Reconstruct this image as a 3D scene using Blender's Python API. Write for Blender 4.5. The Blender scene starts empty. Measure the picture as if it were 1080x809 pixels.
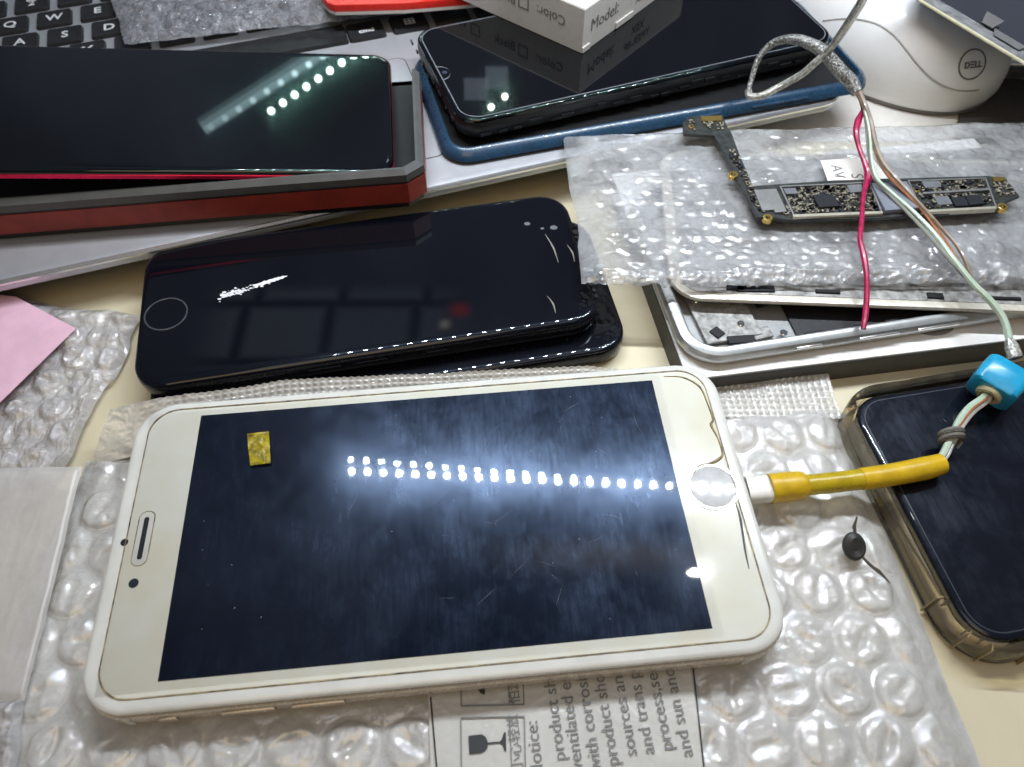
import bpy, bmesh, math, random
import numpy as np
from mathutils import Vector, Matrix
from mathutils.bvhtree import BVHTree
random.seed(7); RNG = np.random.default_rng(7)
C = bpy.context.scene.collection
sc = bpy.context.scene
sc.unit_settings.system = 'METRIC'; sc.unit_settings.scale_length = 0.01     # one unit = one centimetre
# ------------------------------------------------------------------ camera (calibrated from the large phone's screen)
FPX, PITCH, ROLL, HC = 815.0, 0.61487, -0.0027149, 18.7455
cp, sp, cr, sr = math.cos(PITCH), math.sin(PITCH), math.cos(ROLL), math.sin(ROLL)
_r = Vector((1, 0, 0)); _u = Vector((0, cp, sp)); CB = Vector((0, -sp, cp))
CR = cr*_r + sr*_u; CU = -sr*_r + cr*_u
CAM = Vector((0, 0, HC))
def ray(u, v): return (CR*((u-540)/FPX) - CU*((v-404.5)/FPX) - CB)
def at(u, v, z):
    d = ray(u, v); return CAM + d*((z-HC)/d.z)
def mirror(u, v, depth, p, n):
    """real place of the lamp whose image, seen at (u, v), is folded over the plane p, n"""
    V = CAM + ray(u, v)*depth
    return V - n*(2*((V-p).dot(n)))
UP = Vector((0, 0, 1))
def pxv(p): d = Vector(p)-CAM; return 404.5-FPX*d.dot(CU)/-d.dot(CB)
# ------------------------------------------------------------------ objects
FR = {}
def thing(name, label, cat, loc=(0, 0, 0), rz=0.0, group=None, mat4=None):
    o = bpy.data.objects.new(name, None); C.objects.link(o)
    M = mat4.copy() if mat4 else Matrix.Translation(Vector(loc)) @ Matrix.Rotation(rz, 4, 'Z')
    o.location = M.to_translation(); o.rotation_euler = M.to_euler()
    o.empty_display_size = 0.5
    o['label'] = label; o['category'] = cat
    if group: o['group'] = group
    FR[o.name] = M
    return o
def frame(o):
    while o.parent: o = o.parent
    return FR[o.name]
class MB:
    def __init__(s): s.v = []; s.f = []
    def add(s, vs, fs):
        b = len(s.v); s.v += [Vector(v) for v in vs]; s.f += [tuple(i+b for i in f) for f in fs]; return s
    def box(s, c, d, rz=0, bev=0.0):
        x, y, z = d[0]/2, d[1]/2, d[2]/2; b = min(bev, x*.9, y*.9, z*.9)
        cs, sn = math.cos(rz), math.sin(rz)
        if b <= 0:
            prof = [(0, -z), (0, z)]
        else:
            prof = [(b, -z), (0, -z+b), (0, z-b), (b*.3, z-b*.3), (b, z)]
        rings = []
        for i, zz in prof:
            r = []
            X, Y = x-i, y-i
            for px, py in ((-X, -Y), (X, -Y), (X, Y), (-X, Y)):
                r.append((c[0]+cs*px-sn*py, c[1]+sn*px+cs*py, c[2]+zz))
            rings.append(r)
        return s.loft(rings)
    def loft(s, rings, cap0=True, cap1=True, closed=True):
        n = len(rings[0]); vs = [p for r in rings for p in r]; fs = []
        for k in range(len(rings)-1):
            for i in range(n if closed else n-1):
                j = (i+1) % n; fs.append((k*n+i, k*n+j, (k+1)*n+j, (k+1)*n+i))
        if cap0: fs.append(tuple(reversed(range(n))))
        if cap1: fs.append(tuple((len(rings)-1)*n+i for i in range(n)))
        return s.add(vs, fs)
    def prism(s, pts, z0, z1, bev=0.0):
        pts = [(p[0], p[1]) for p in pts]
        A = sum(pts[i][0]*pts[(i+1) % len(pts)][1]-pts[(i+1) % len(pts)][0]*pts[i][1] for i in range(len(pts)))
        if A < 0: pts = pts[::-1]
        rings = [[(x, y, z0) for x, y in pts]]
        if bev:
            rings.append([(x, y, z1-bev) for x, y in pts]); ins = inset_poly(pts, bev)
            rings.append([(x, y, z1) for x, y in ins])
        else: rings.append([(x, y, z1) for x, y in pts])
        return s.loft(rings)
    def tube(s, pts, r, n=8, smooth=6, caps=True):
        P = catmull(pts, smooth) if smooth else [Vector(p) for p in pts]
        m = len(P); rr = [r]*m if not hasattr(r, '__len__') else [float(np.interp(i/(m-1)*(len(r)-1), range(len(r)), r)) for i in range(m)]
        t0 = (P[1]-P[0]).normalized(); nrm = t0.orthogonal().normalized(); rings = []
        for i, p in enumerate(P):
            t = (P[min(i+1, m-1)]-P[max(i-1, 0)]).normalized()
            nrm = (nrm-t*nrm.dot(t)).normalized(); b = t.cross(nrm)
            rings.append([p+(nrm*math.cos(a)+b*math.sin(a))*rr[i] for a in [2*math.pi*k/n for k in range(n)]])
        return s.loft(rings, caps, caps)
    def build(s, name, m, parent=None, loc=None, world=False, smooth=True, angle=32, label=None):
        me = bpy.data.meshes.new(name)
        off = Vector(loc) if loc is not None else Vector()
        if parent is not None and world:
            inv = frame(parent).inverted(); vs = [inv @ v for v in s.v]
        else: vs = [v-off for v in s.v]
        me.from_pydata([tuple(v) for v in vs], [], s.f); me.update()
        return link(name, me, m, parent, off, smooth, angle, label)
def link(name, me, m, parent=None, off=None, smooth=True, angle=32, label=None):
    if m: me.materials.append(m)
    if smooth:
        me.polygons.foreach_set('use_smooth', [True]*len(me.polygons))
        if angle: me.set_sharp_from_angle(angle=math.radians(angle))
    o = bpy.data.objects.new(name, me); C.objects.link(o)
    if parent is not None: o.parent = parent
    elif off is not None: o.location = off
    if label: o['label'] = label
    return o
def tag(o, label, cat, group=None):
    o['label'] = label; o['category'] = cat
    if group: o['group'] = group
    return o
def inset_poly(pts, d):
    out = []; n = len(pts)
    for i in range(n):
        a, b, c = Vector(pts[i-1]), Vector(pts[i]), Vector(pts[(i+1) % n])
        e1, e2 = (b-a).normalized(), (c-b).normalized()
        n1, n2 = Vector((-e1.y, e1.x)), Vector((-e2.y, e2.x)); q = n1+n2
        k = d/max(.35, q.length_squared/2) if q.length > 1e-6 else d
        out.append((b.x+q.x*k*.5*1.0*2/2*1.0+0, b.y+q.y*k*.5*1.0*2/2))
    return out
def catmull(pts, k):
    P = [Vector(p) for p in pts]; P = [P[0]*2-P[1]]+P+[P[-1]*2-P[-2]]; out = []
    for i in range(1, len(P)-2):
        for j in range(k):
            t = j/k; a, b, c, d = P[i-1:i+3]
            out.append(.5*((2*b)+(c-a)*t+(2*a-5*b+4*c-d)*t*t+(3*b-a-3*c+d)*t**3))
    out.append(P[-2]); return out
def rr(L, W, r, n=9, cx=0, cy=0):
    r = max(.001, min(r, L/2-.001, W/2-.001)); o = []
    for qx, qy, a0 in ((1, -1, -90), (1, 1, 0), (-1, 1, 90), (-1, -1, 180)):
        for k in range(n+1):
            a = math.radians(a0+90*k/n)
            o.append((cx+qx*(L/2-r)+r*math.cos(a), cy+qy*(W/2-r)+r*math.sin(a)))
    return o
def slab(mb, L, W, r, prof, n=9, cx=0, cy=0, cap0=True, cap1=True):
    return mb.loft([[(x, y, z) for x, y in rr(L-2*i, W-2*i, r-i, n, cx, cy)] for i, z in prof], cap0, cap1)
def ringslab(mb, L, W, r, w, z0, z1, n=9, cx=0, cy=0, b=.02):
    """a closed ring (frame) w wide"""
    R = [[(x, y, z) for x, y in rr(L-2*i, W-2*i, r-i, n, cx, cy)] for i, z in ((0, z0), (0, z1-b), (b, z1), (w-b, z1), (w, z1-b), (w, z0), (0, z0))]
    return mb.loft(R, False, False)
def one(name, m, par, *a):
    q_ = MB(); q_.box(*a); return q_.build(name, m, par, smooth=False)
def disc(mb, cx, cy, r, z0, z1, n=32, b=0, sy=1.0):
    pr = [(0, z0), (0, z1-b), (b, z1)] if b else [(0, z0), (0, z1)]
    return mb.loft([[(cx+(r-i)*math.cos(2*math.pi*k/n), cy+(r-i)*sy*math.sin(2*math.pi*k/n), z) for k in range(n)] for i, z in pr])
def text(body, size, origin, xdir, ydir, m, parent, name='lettering', align='LEFT', bold=0.0, label=None, world=True, depth=0.004, sx=1.0, shear=0.0):
    cu = bpy.data.curves.new('t', 'FONT'); cu.body = body; cu.size = size; cu.align_x = align; cu.offset = bold; cu.extrude = depth
    cu.resolution_u = 3; cu.shear = shear
    o = bpy.data.objects.new('t', cu); C.objects.link(o)
    dg = bpy.context.evaluated_depsgraph_get(); dg.update()
    me = bpy.data.meshes.new_from_object(o.evaluated_get(dg)); bpy.data.objects.remove(o); bpy.data.curves.remove(cu)
    x = Vector(xdir).normalized(); y = Vector(ydir); y = (y-x*y.dot(x)).normalized(); z = x.cross(y)
    M = Matrix(((x.x*sx, y.x, z.x, origin[0]), (x.y*sx, y.y, z.y, origin[1]), (x.z*sx, y.z, z.z, origin[2]), (0, 0, 0, 1)))
    if parent is not None and world: M = frame(parent).inverted() @ M
    me.transform(M); me.name = name; me.materials.clear()
    return link(name, me, m, parent, smooth=False, label=label)
# ------------------------------------------------------------------ materials
def new(name):
    m = bpy.data.materials.new(name); m.use_nodes = True; nt = m.node_tree; nt.nodes.clear()
    out = nt.nodes.new('ShaderNodeOutputMaterial'); return m, nt, out
def N(nt, t, **k):
    n = nt.nodes.new('ShaderNode'+t)
    for a, b in k.items():
        if a in n.inputs: n.inputs[a].default_value = b
        else: setattr(n, a, b)
    return n
def noise(nt, scale, detail=4, rough=.55, dist=0.0, vec=None):
    n = N(nt, 'TexNoise'); n.inputs['Scale'].default_value = scale; n.inputs['Detail'].default_value = detail
    n.inputs['Roughness'].default_value = rough; n.inputs['Distortion'].default_value = dist
    if vec: nt.links.new(vec, n.inputs['Vector'])
    return n
def ramp(nt, src, stops):
    r = N(nt, 'ValToRGB'); nt.links.new(src, r.inputs[0]); e = r.color_ramp.elements
    while len(e) < len(stops): e.new(.5)
    for k, (p, c) in enumerate(stops):
        e[k].position = p; e[k].color = (c, c, c, 1) if not hasattr(c, '__len__') else (*c, 1)
    return r
def coords(nt): return N(nt, 'TexCoord').outputs['Object']
def mat(name, col, rough=.5, metal=0, spec=.5, var=0.08, vscale=3, bump=0, bscale=30, coat=0, rvar=0.03, col2=None, trans=0, ior=1.5, sss=0, alpha=1):
    m, nt, out = new(name); p = N(nt, 'BsdfPrincipled'); co = coords(nt); L = nt.links.new
    p.inputs['Metallic'].default_value = metal; p.inputs['Specular IOR Level'].default_value = spec; p.inputs['IOR'].default_value = ior
    p.inputs['Coat Weight'].default_value = coat; p.inputs['Coat Roughness'].default_value = .05; p.inputs['Transmission Weight'].default_value = trans
    if sss: p.inputs['Subsurface Weight'].default_value = sss; p.inputs['Subsurface Radius'].default_value = (.1, .08, .05); p.inputs['Subsurface Scale'].default_value = .5
    p.inputs['Alpha'].default_value = alpha
    n = noise(nt, vscale, 5, .6, .3, co)
    c2 = col2 or tuple(c*(1-var*2) for c in col); c1 = tuple(min(1, c*(1+var)) for c in col)
    r = ramp(nt, n.outputs[0], [(.3, c2), (.65, c1)]); L(r.outputs[0], p.inputs['Base Color'])
    r2 = ramp(nt, noise(nt, vscale*2.7, 4, .6, 0, co).outputs[0], [(.3, max(.0, rough-rvar)), (.7, min(1, rough+rvar))]); L(r2.outputs[0], p.inputs['Roughness'])
    if bump:
        b = N(nt, 'Bump'); b.inputs['Strength'].default_value = bump; b.inputs['Distance'].default_value = .05
        L(noise(nt, bscale, 3, .5, 0, co).outputs[0], b.inputs['Height']); L(b.outputs[0], p.inputs['Normal'])
    L(p.outputs[0], out.inputs[0]); return m
def glassy(name, col=(.004, .005, .008), smudge=.0, srough=.3, tint=(.55, .72, 1), sscale=.35, rough=.015, haze=0.0):
    """dark display glass: sharp reflection, with finger smears as a second, blurred lobe in patches"""
    m, nt, out = new(name); L = nt.links.new; co = coords(nt)
    p = N(nt, 'BsdfPrincipled'); p.inputs['Base Color'].default_value = (*col, 1); p.inputs['Roughness'].default_value = rough; p.inputs['IOR'].default_value = 1.5
    if not smudge: L(p.outputs[0], out.inputs[0]); return m
    g = N(nt, 'BsdfAnisotropic') if False else N(nt, 'BsdfGlossy'); g.inputs['Color'].default_value = (*tint, 1); g.inputs['Roughness'].default_value = srough
    mp = N(nt, 'Mapping'); mp.inputs['Scale'].default_value = (1, .8, 1); mp.inputs['Rotation'].default_value = (0, 0, .7); L(co, mp.inputs[0])
    a = ramp(nt, noise(nt, sscale, 7, .72, .35, mp.outputs[0]).outputs[0], [(.30, .22), (.75, .9)])
    mp2 = N(nt, 'Mapping'); mp2.inputs['Scale'].default_value = (5, .5, 1); mp2.inputs['Rotation'].default_value = (0, 0, -.35); L(co, mp2.inputs[0])
    b = ramp(nt, noise(nt, 2.6, 8, .78, .15, mp2.outputs[0]).outputs[0], [(.3, .45), (.72, 1)])
    mm = N(nt, 'Math', operation='MULTIPLY'); L(a.outputs[0], mm.inputs[0]); L(b.outputs[0], mm.inputs[1])
    mx = N(nt, 'Math', operation='MULTIPLY'); L(mm.outputs[0], mx.inputs[0]); mx.inputs[1].default_value = smudge
    s = N(nt, 'MixShader'); L(mx.outputs[0], s.inputs[0]); L(p.outputs[0], s.inputs[1]); L(g.outputs[0], s.inputs[2])
    if haze:
        h = N(nt, 'BsdfGlossy'); h.inputs['Color'].default_value = (*tint, 1); h.inputs['Roughness'].default_value = .34
        c = ramp(nt, noise(nt, .9, 6, .68, .25, mp.outputs[0]).outputs[0], [(.42, .1), (.66, 1)]); c2 = ramp(nt, noise(nt, 2.0, 7, .75, .1, mp2.outputs[0]).outputs[0], [(.38, .35), (.66, 1)])
        q = N(nt, 'Math', operation='MULTIPLY'); L(c.outputs[0], q.inputs[0]); L(c2.outputs[0], q.inputs[1])
        q2 = N(nt, 'Math', operation='MULTIPLY'); L(q.outputs[0], q2.inputs[0]); q2.inputs[1].default_value = haze
        s3 = N(nt, 'MixShader'); L(q2.outputs[0], s3.inputs[0]); L(s.outputs[0], s3.inputs[1]); L(h.outputs[0], s3.inputs[2]); s = s3
    L(s.outputs[0], out.inputs[0]); return m
def film(name, col, opac=.5, rough=.16, bump=.35, bscale=9, var=.2, ior=1.45, fine=40, transl=.4, gl=.02, crease=.3):
    """thin crinkled plastic film: mostly see-through, slightly milky, glossy on its creases"""
    m, nt, out = new(name); L = nt.links.new; co = coords(nt)
    wv = N(nt, 'MixRGB'); wv.inputs[0].default_value = .25; L(co, wv.inputs[1]); L(noise(nt, bscale*.4, 2, .5, 0, co).outputs['Color'], wv.inputs[2])
    v = N(nt, 'TexVoronoi', feature='DISTANCE_TO_EDGE'); v.inputs['Scale'].default_value = bscale*.6; L(wv.outputs[0], v.inputs['Vector'])
    v2 = N(nt, 'TexVoronoi', feature='F1'); v2.inputs['Scale'].default_value = bscale*.9; L(wv.outputs[0], v2.inputs['Vector'])
    vr = ramp(nt, v.outputs['Distance'], [(0, 1), (.09, 0)])
    a1 = N(nt, 'Math', operation='MULTIPLY_ADD'); L(vr.outputs[0], a1.inputs[0]); a1.inputs[1].default_value = crease; L(noise(nt, bscale, 3, .55, 1.2, co).outputs[0], a1.inputs[2])
    a2 = N(nt, 'Math', operation='MULTIPLY_ADD'); L(v2.outputs['Distance'], a2.inputs[0]); a2.inputs[1].default_value = .5; L(a1.outputs[0], a2.inputs[2])
    a3 = N(nt, 'Math', operation='MULTIPLY_ADD'); L(noise(nt, fine, 2, .5, .8, co).outputs[0], a3.inputs[0]); a3.inputs[1].default_value = .15; L(a2.outputs[0], a3.inputs[2])
    b = N(nt, 'Bump'); b.inputs['Strength'].default_value = bump; b.inputs['Distance'].default_value = .1; L(a3.outputs[0], b.inputs['Height'])
    d = N(nt, 'BsdfDiffuse'); d.inputs['Color'].default_value = (*col, 1); L(b.outputs[0], d.inputs['Normal'])
    tl = N(nt, 'BsdfTranslucent'); tl.inputs['Color'].default_value = (*col, 1); L(b.outputs[0], tl.inputs['Normal'])
    ms = N(nt, 'MixShader'); ms.inputs[0].default_value = transl; L(d.outputs[0], ms.inputs[1]); L(tl.outputs[0], ms.inputs[2])
    tr = N(nt, 'BsdfTransparent'); tr.inputs['Color'].default_value = (.97, .97, .98, 1)
    op = ramp(nt, noise(nt, bscale*.3, 4, .6, .6, co).outputs[0], [(.3, max(0, opac-var)), (.7, min(1, opac+var))])
    ao = N(nt, 'Math', operation='MULTIPLY_ADD', use_clamp=True); L(vr.outputs[0], ao.inputs[0]); ao.inputs[1].default_value = .12*crease; L(op.outputs[0], ao.inputs[2])
    mo = N(nt, 'MixShader'); L(ao.outputs[0], mo.inputs[0]); L(tr.outputs[0], mo.inputs[1]); L(ms.outputs[0], mo.inputs[2])
    g = N(nt, 'BsdfGlossy'); g.inputs['Roughness'].default_value = rough; L(b.outputs[0], g.inputs['Normal'])
    fr = N(nt, 'Fresnel'); fr.inputs[0].default_value = ior; L(b.outputs[0], fr.inputs['Normal'])
    fm = N(nt, 'Math', operation='MULTIPLY_ADD', use_clamp=True); L(fr.outputs[0], fm.inputs[0]); fm.inputs[1].default_value = 1.5; fm.inputs[2].default_value = gl
    fin = N(nt, 'MixShader'); L(fm.outputs[0], fin.inputs[0]); L(mo.outputs[0], fin.inputs[1]); L(g.outputs[0], fin.inputs[2])
    L(fin.outputs[0], out.inputs[0]); return m
def clearcoat(name, tint=(1, 1, 1), rough=.02, ior=1.5, haze=0.0, hcol=(.8, .8, .8)):
    """thin clear sheet: see-through with a mirror-like surface"""
    m, nt, out = new(name); L = nt.links.new
    t = N(nt, 'BsdfTransparent'); t.inputs['Color'].default_value = (*tint, 1); base = t.outputs[0]
    if haze:
        d = N(nt, 'BsdfDiffuse'); d.inputs['Color'].default_value = (*hcol, 1); h = N(nt, 'MixShader')
        r = ramp(nt, noise(nt, 1.3, 5, .6, .6, coords(nt)).outputs[0], [(.3, haze*.5), (.7, haze*1.4)]); L(r.outputs[0], h.inputs[0]); L(base, h.inputs[1]); L(d.outputs[0], h.inputs[2]); base = h.outputs[0]
    g = N(nt, 'BsdfGlossy'); g.inputs['Roughness'].default_value = rough; f = N(nt, 'Fresnel'); f.inputs[0].default_value = ior
    s = N(nt, 'MixShader'); L(f.outputs[0], s.inputs[0]); L(base, s.inputs[1]); L(g.outputs[0], s.inputs[2]); L(s.outputs[0], out.inputs[0]); return m
M = {}
M['table'] = mat('cream_table', (.69, .615, .43), .36, var=.04, vscale=.5, bump=.04, bscale=25)
M['silver'] = mat('silver_aluminium', (.56, .57, .60), .38, metal=.55, var=.03, vscale=1.2, bump=.03, bscale=60)
M['edge'] = mat('bright_rim', (.82, .82, .80), .22, metal=.8, var=.02)
M['key'] = mat('black_key', (.018, .018, .02), .45, var=.2, vscale=4, bump=.03, bscale=60)
M['white_ink'] = mat('key_legend', (.75, .77, .8), .5)
M['groove'] = mat('groove', (.05, .05, .055), .6)
M['redbox'] = mat('brick_red_card', (.30, .035, .02), .5, var=.12, vscale=1.5)
M['greyrim'] = mat('grey_rim', (.085, .087, .085), .5, var=.08, vscale=2, bump=.05, bscale=50)
M['darkin'] = mat('dark_ribbed', (.012, .012, .015), .4)
M['crimson'] = mat('crimson_metal', (.62, .015, .09), .3, metal=.75)
M['red'] = mat('red_gloss', (.72, .03, .02), .3)
M['paperwhite'] = mat('white_card', (.80, .77, .72), .55, var=.03)
M['ink'] = mat('black_ink', (.03, .03, .035), .6)
M['greyink'] = mat('faded_ink', (.20, .20, .2), .6)
M['blackglass'] = glassy('black_glass', (.003, .0035, .006), .010, .25, (.6, .75, 1), .3)
M['cleanglass'] = glassy('clean_black_glass', (.0025, .0025, .0035), .05, .11, (.45, .85, .8), .5, .02)
M['mainscreen'] = glassy('smeared_screen', (.003, .005, .013), .045, .17, (.45, .62, .95), .6, .022, .028)
M['caseglass'] = glassy('cased_glass', (.006, .007, .012), .012, .2, (.7, .8, 1), .35, .02, .03)
M['blackframe'] = mat('black_satin_frame', (.011, .012, .02), .24, metal=.5, rvar=.08)
M['blackplastic'] = mat('black_plastic_frame', (.012, .012, .013), .35, bump=.1, bscale=40)
M['blue'] = mat('blue_back_shell', (.017, .052, .10), .28, metal=.0, coat=.4, var=.12)
M['cream'] = mat('aged_cream_bezel', (.70, .70, .63), .12, spec=.5, var=.04, vscale=.6, col2=(.69, .66, .53), coat=.4)
M['gold'] = mat('champagne_metal', (.56, .49, .40), .26, metal=.45, var=.05)
M['rimwhite'] = mat('protector_rim', (.69, .68, .63), .2, var=.04, vscale=1.2, coat=.4)
M['grime'] = mat('brown_grime', (.26, .19, .075), .6, var=.4, vscale=6)
M['seam'] = mat('seam_line', (.30, .24, .13), .5, var=.5, vscale=3)
M['steel'] = mat('polished_steel', (.75, .74, .72), .12, metal=1)
M['homewhite'] = mat('home_sapphire', (.60, .60, .60), .03, spec=.9, rvar=.0)
M['dark'] = mat('dark_hole', (.012, .012, .014), .4)
M['protector'] = clearcoat('screen_protector', rough=.012, ior=1.42)
M['bag'] = film('bubble_bag_film', (.97, .96, .94), .72, .06, .25, 3, .12, transl=.28, gl=.10, crease=.12)
M['bagflat'] = film('printed_film', (.90, .88, .82), .80, .22, .15, 3, .08, transl=.25)
M['pouch'] = film('frosted_bubble_film', (.85, .86, .88), .48, .09, .28, 3, .22, transl=.4, crease=.05, gl=.11, fine=18)
M['wrap'] = film('clear_bubble_film', (.95, .93, .96), .55, .08, .4, 4, .2, transl=.3, gl=.10, crease=.15)
M['glint'] = film('shiny_bubble_film', (.62, .63, .68), .50, .07, .8, 6, .2, transl=.2, gl=.10, crease=.5)
M['tissue'] = film('milky_foam_sheet', (.88, .84, .80), .76, .4, .15, 2.5, .08, transl=.35, crease=0.0)
M['pink'] = mat('pink_paper', (.80, .50, .62), .7, var=.05, vscale=1.2, bump=.05, bscale=20, sss=0)
M['mouse'] = mat('white_mouse_plastic', (.84, .83, .82), .3, var=.01, coat=.15)
M['mousegrey'] = mat('mouse_mark', (.14, .14, .14), .4)
M['mousebase'] = mat('mouse_base', (.16, .15, .14), .5)
M['pcb'] = mat('dark_circuit_board', (.035, .038, .036), .35, var=.3, vscale=5, bump=.2, bscale=18)
M['shield'] = mat('dull_shield_metal', (.42, .42, .41), .34, metal=.75, var=.06)
M['solder'] = mat('pale_board_rim', (.62, .58, .46), .35, metal=.6)
M['goldpad'] = mat('gold_pad', (.75, .52, .16), .25, metal=.9)
M['chip'] = mat('black_chip', (.02, .021, .026), .35)
M['chipgrey'] = mat('grey_chip', (.16, .165, .18), .4)
M['chipblue'] = mat('slate_chip', (.26, .28, .33), .35, metal=.3)
M['smd'] = mat('tan_parts', (.30, .27, .21), .4, metal=.3, var=.6, vscale=14)
M['boxdark'] = mat('dark_grey_card', (.06, .056, .05), .6, var=.1)
M['boxline'] = mat('black_edge', (.012, .012, .013), .5)
M['boxwhite'] = mat('white_tray', (.88, .87, .84), .45, var=.03)
M['housing'] = mat('silver_housing', (.50, .51, .51), .3, metal=.6, var=.05)
M['innards'] = mat('worn_shield_plate', (.34, .335, .32), .5, metal=.2, var=.3, vscale=4, bump=.2, bscale=10)
M['innerdark'] = mat('dark_inner_sheet', (.012, .012, .014), .5, spec=.25)
M['goldframe'] = mat('pale_gold_frame', (.70, .66, .56), .3, metal=.2)
M['tpu'] = clearcoat('yellowed_clear_plastic', (.95, .90, .78), .05, 1.45, .07, (.60, .51, .36))
M['yellow'] = mat('yellow_heat_shrink', (.66, .42, .012), .36, var=.1, vscale=2, bump=.25, bscale=5)
M['yellowthin'] = mat('thin_yellow_sleeve', (.50, .36, .012), .28, var=.14, vscale=2.2, bump=.2, bscale=4)
M['plug'] = mat('white_plug', (.80, .78, .72), .3)
M['cyan'] = mat('blue_bead_plastic', (.015, .36, .62), .3, coat=.3)
M['ivory'] = mat('ivory_bush', (.66, .58, .34), .4)
M['braid'] = mat('braided_shield', (.33, .325, .31), .4, metal=.6, var=.5, vscale=14, bump=1, bscale=16)
M['jacket'] = mat('clear_cable_jacket', (.52, .51, .46), .22, metal=.35, var=.35, vscale=9, bump=.5, bscale=18, coat=.5)
M['wirered'] = mat('crimson_wire', (.42, .008, .075), .34, var=.25, vscale=5, coat=.3, bump=.3, bscale=6)
M['wiregreen'] = mat('pale_green_wire', (.36, .52, .38), .3, var=.15, vscale=2, col2=(.62, .66, .56), coat=.3)
M['wirebrown'] = mat('brown_wire', (.24, .17, .115), .35, var=.2, coat=.2)
M['wirecopper'] = mat('copper_wire', (.60, .24, .12), .35, metal=.4)
M['wiregrey'] = mat('grey_wire', (.30, .30, .26), .35)
M['cord'] = mat('grey_cord_knot', (.16, .15, .13), .7, bump=.6, bscale=20)
M['kapton'] = mat('amber_tape', (.34, .26, .012), .16, var=.4, vscale=5, bump=.7, bscale=4, coat=.5)
M['powder'] = mat('white_flake', (.82, .82, .84), .7)
M['crack'] = mat('crack_line', (.30, .28, .24), .4)
M['component'] = mat('black_disc', (.035, .033, .03), .5, bump=.1)
M['lead'] = mat('tarnished_lead', (.13, .115, .09), .4, metal=.6)
M['mat'] = mat('flat_dark_grey', (.09, .085, .08), .7)
M['smoke'] = clearcoat('smoky_plastic', (.30, .30, .31), .12, 1.35, .78, (.42, .42, .43))
M['amberedge'] = mat('cut_plastic_edge', (.70, .66, .45), .2, spec=.7)
# ------------------------------------------------------------------ noise for the films
def vnoise(x, y, seed):
    r = np.random.default_rng(seed); T = r.random((257, 257))
    xi, yi = np.floor(x).astype(int), np.floor(y).astype(int); fx, fy = x-xi, y-yi
    fx = fx*fx*(3-2*fx); fy = fy*fy*(3-2*fy); xi %= 256; yi %= 256
    return (T[xi, yi]*(1-fx)*(1-fy)+T[xi+1, yi]*fx*(1-fy)+T[xi, yi+1]*(1-fx)*fy+T[xi+1, yi+1]*fx*fy)*2-1
def fbm(x, y, seed, oct=4, ridge=False):
    o = np.zeros_like(x); a = 1.0; s = 0
    for k in range(oct):
        n = vnoise(x*2**k+17.3*k+40, y*2**k+5.1*k+40, seed+k); o += a*(1-2*np.abs(n) if ridge else n); s += a; a *= .52
    return o/s
def bubbles(x, y, pitch, R, seed, dent=.5):
    """hexagonal grid of flattened domes, each crushed a little differently"""
    h = np.zeros_like(x); row = pitch*.87; r = np.random.default_rng(seed); J = r.random((90, 90, 4))
    j0 = np.round(y/row).astype(int)
    for dj in (-1, 0, 1):
        j = j0+dj; sh = (j % 2)*.5*pitch
        i0 = np.round((x-sh)/pitch).astype(int)
        for di in (-1, 0, 1):
            i = i0+di; q = J[i % 90, j % 90]
            cx = i*pitch+sh+(q[..., 0]-.5)*.10*pitch; cy = j*row+(q[..., 1]-.5)*.10*pitch
            d = np.hypot(x-cx, y-cy)/(R*(.96+.06*q[..., 2])); t = np.clip(1-d**5, 0, 1)**.7
            a = q[..., 3]*6.28; u = ((x-cx)*np.cos(a)+(y-cy)*np.sin(a))/R
            w_ = (-(x-cx)*np.sin(a)+(y-cy)*np.cos(a))/R; fold = np.exp(-((u+.25*w_*w_)*5)**2)*np.clip(1-d, 0, 1)
            cr_ = 1-dent*(.3+.7*q[..., 2])*fold*1.2-dent*.45*np.clip(1-d, 0, 1)*(q[..., 0] > .4)+.35*np.exp(-((u-.3)*7)**2)*np.clip(.8-d, 0, 1)
            lip = .16*np.exp(-((d-1.04)/.07)**2)
            h = np.maximum(h, t*(.55+.45*q[..., 3])*cr_+lip*(d < 1.3))
    return h
def sheet(name, corners, nu, nv, zf, m, parent=None, loc=None, edge=.0, seed=1, wavy=.06, thick=0):
    """film over a quadrilateral (BL, BR, TR, TL in world x, y), zf(x, y, s, t) gives its height"""
    s, t = np.meshgrid(np.linspace(0, 1, nu), np.linspace(0, 1, nv), indexing='ij')
    c = [np.array((p[0], p[1])) for p in corners]
    P = ((1-s)*(1-t))[..., None]*c[0]+(s*(1-t))[..., None]*c[1]+(s*t)[..., None]*c[2]+((1-s)*t)[..., None]*c[3]
    x, y = P[..., 0], P[..., 1]
    dx = fbm(x*.5, y*.5, seed+50, 4)*wavy; dy = fbm(x*.5, y*.5, seed+60, 4)*wavy
    x, y = x+dx, y+dy; z = zf(x, y, s, t)
    off = np.array(frame(parent).to_translation() if parent is not None else (loc if loc is not None else (0, 0, 0)), float)
    V = np.stack([x, y, z], -1).reshape(-1, 3)-off
    idx = np.arange(nu*nv).reshape(nu, nv)
    F = np.stack([idx[:-1, :-1], idx[1:, :-1], idx[1:, 1:], idx[:-1, 1:]], -1).reshape(-1, 4)
    me = bpy.data.meshes.new(name); me.from_pydata(V.tolist(), [], F.tolist()); me.update()
    o = link(name, me, m, parent, None if parent is not None else Vector(off), True, None)
    return o
def edgefall(s, t, w=.04): return np.clip(np.minimum(np.minimum(s, 1-s), np.minimum(t, 1-t))/w, 0, 1)
# ------------------------------------------------------------------ setting
mb = MB(); mb.box((0, 40, -1.5), (220, 160, 3)); tb = mb.build('tabletop', M['table'], smooth=False); tb['kind'] = 'structure'
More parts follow.
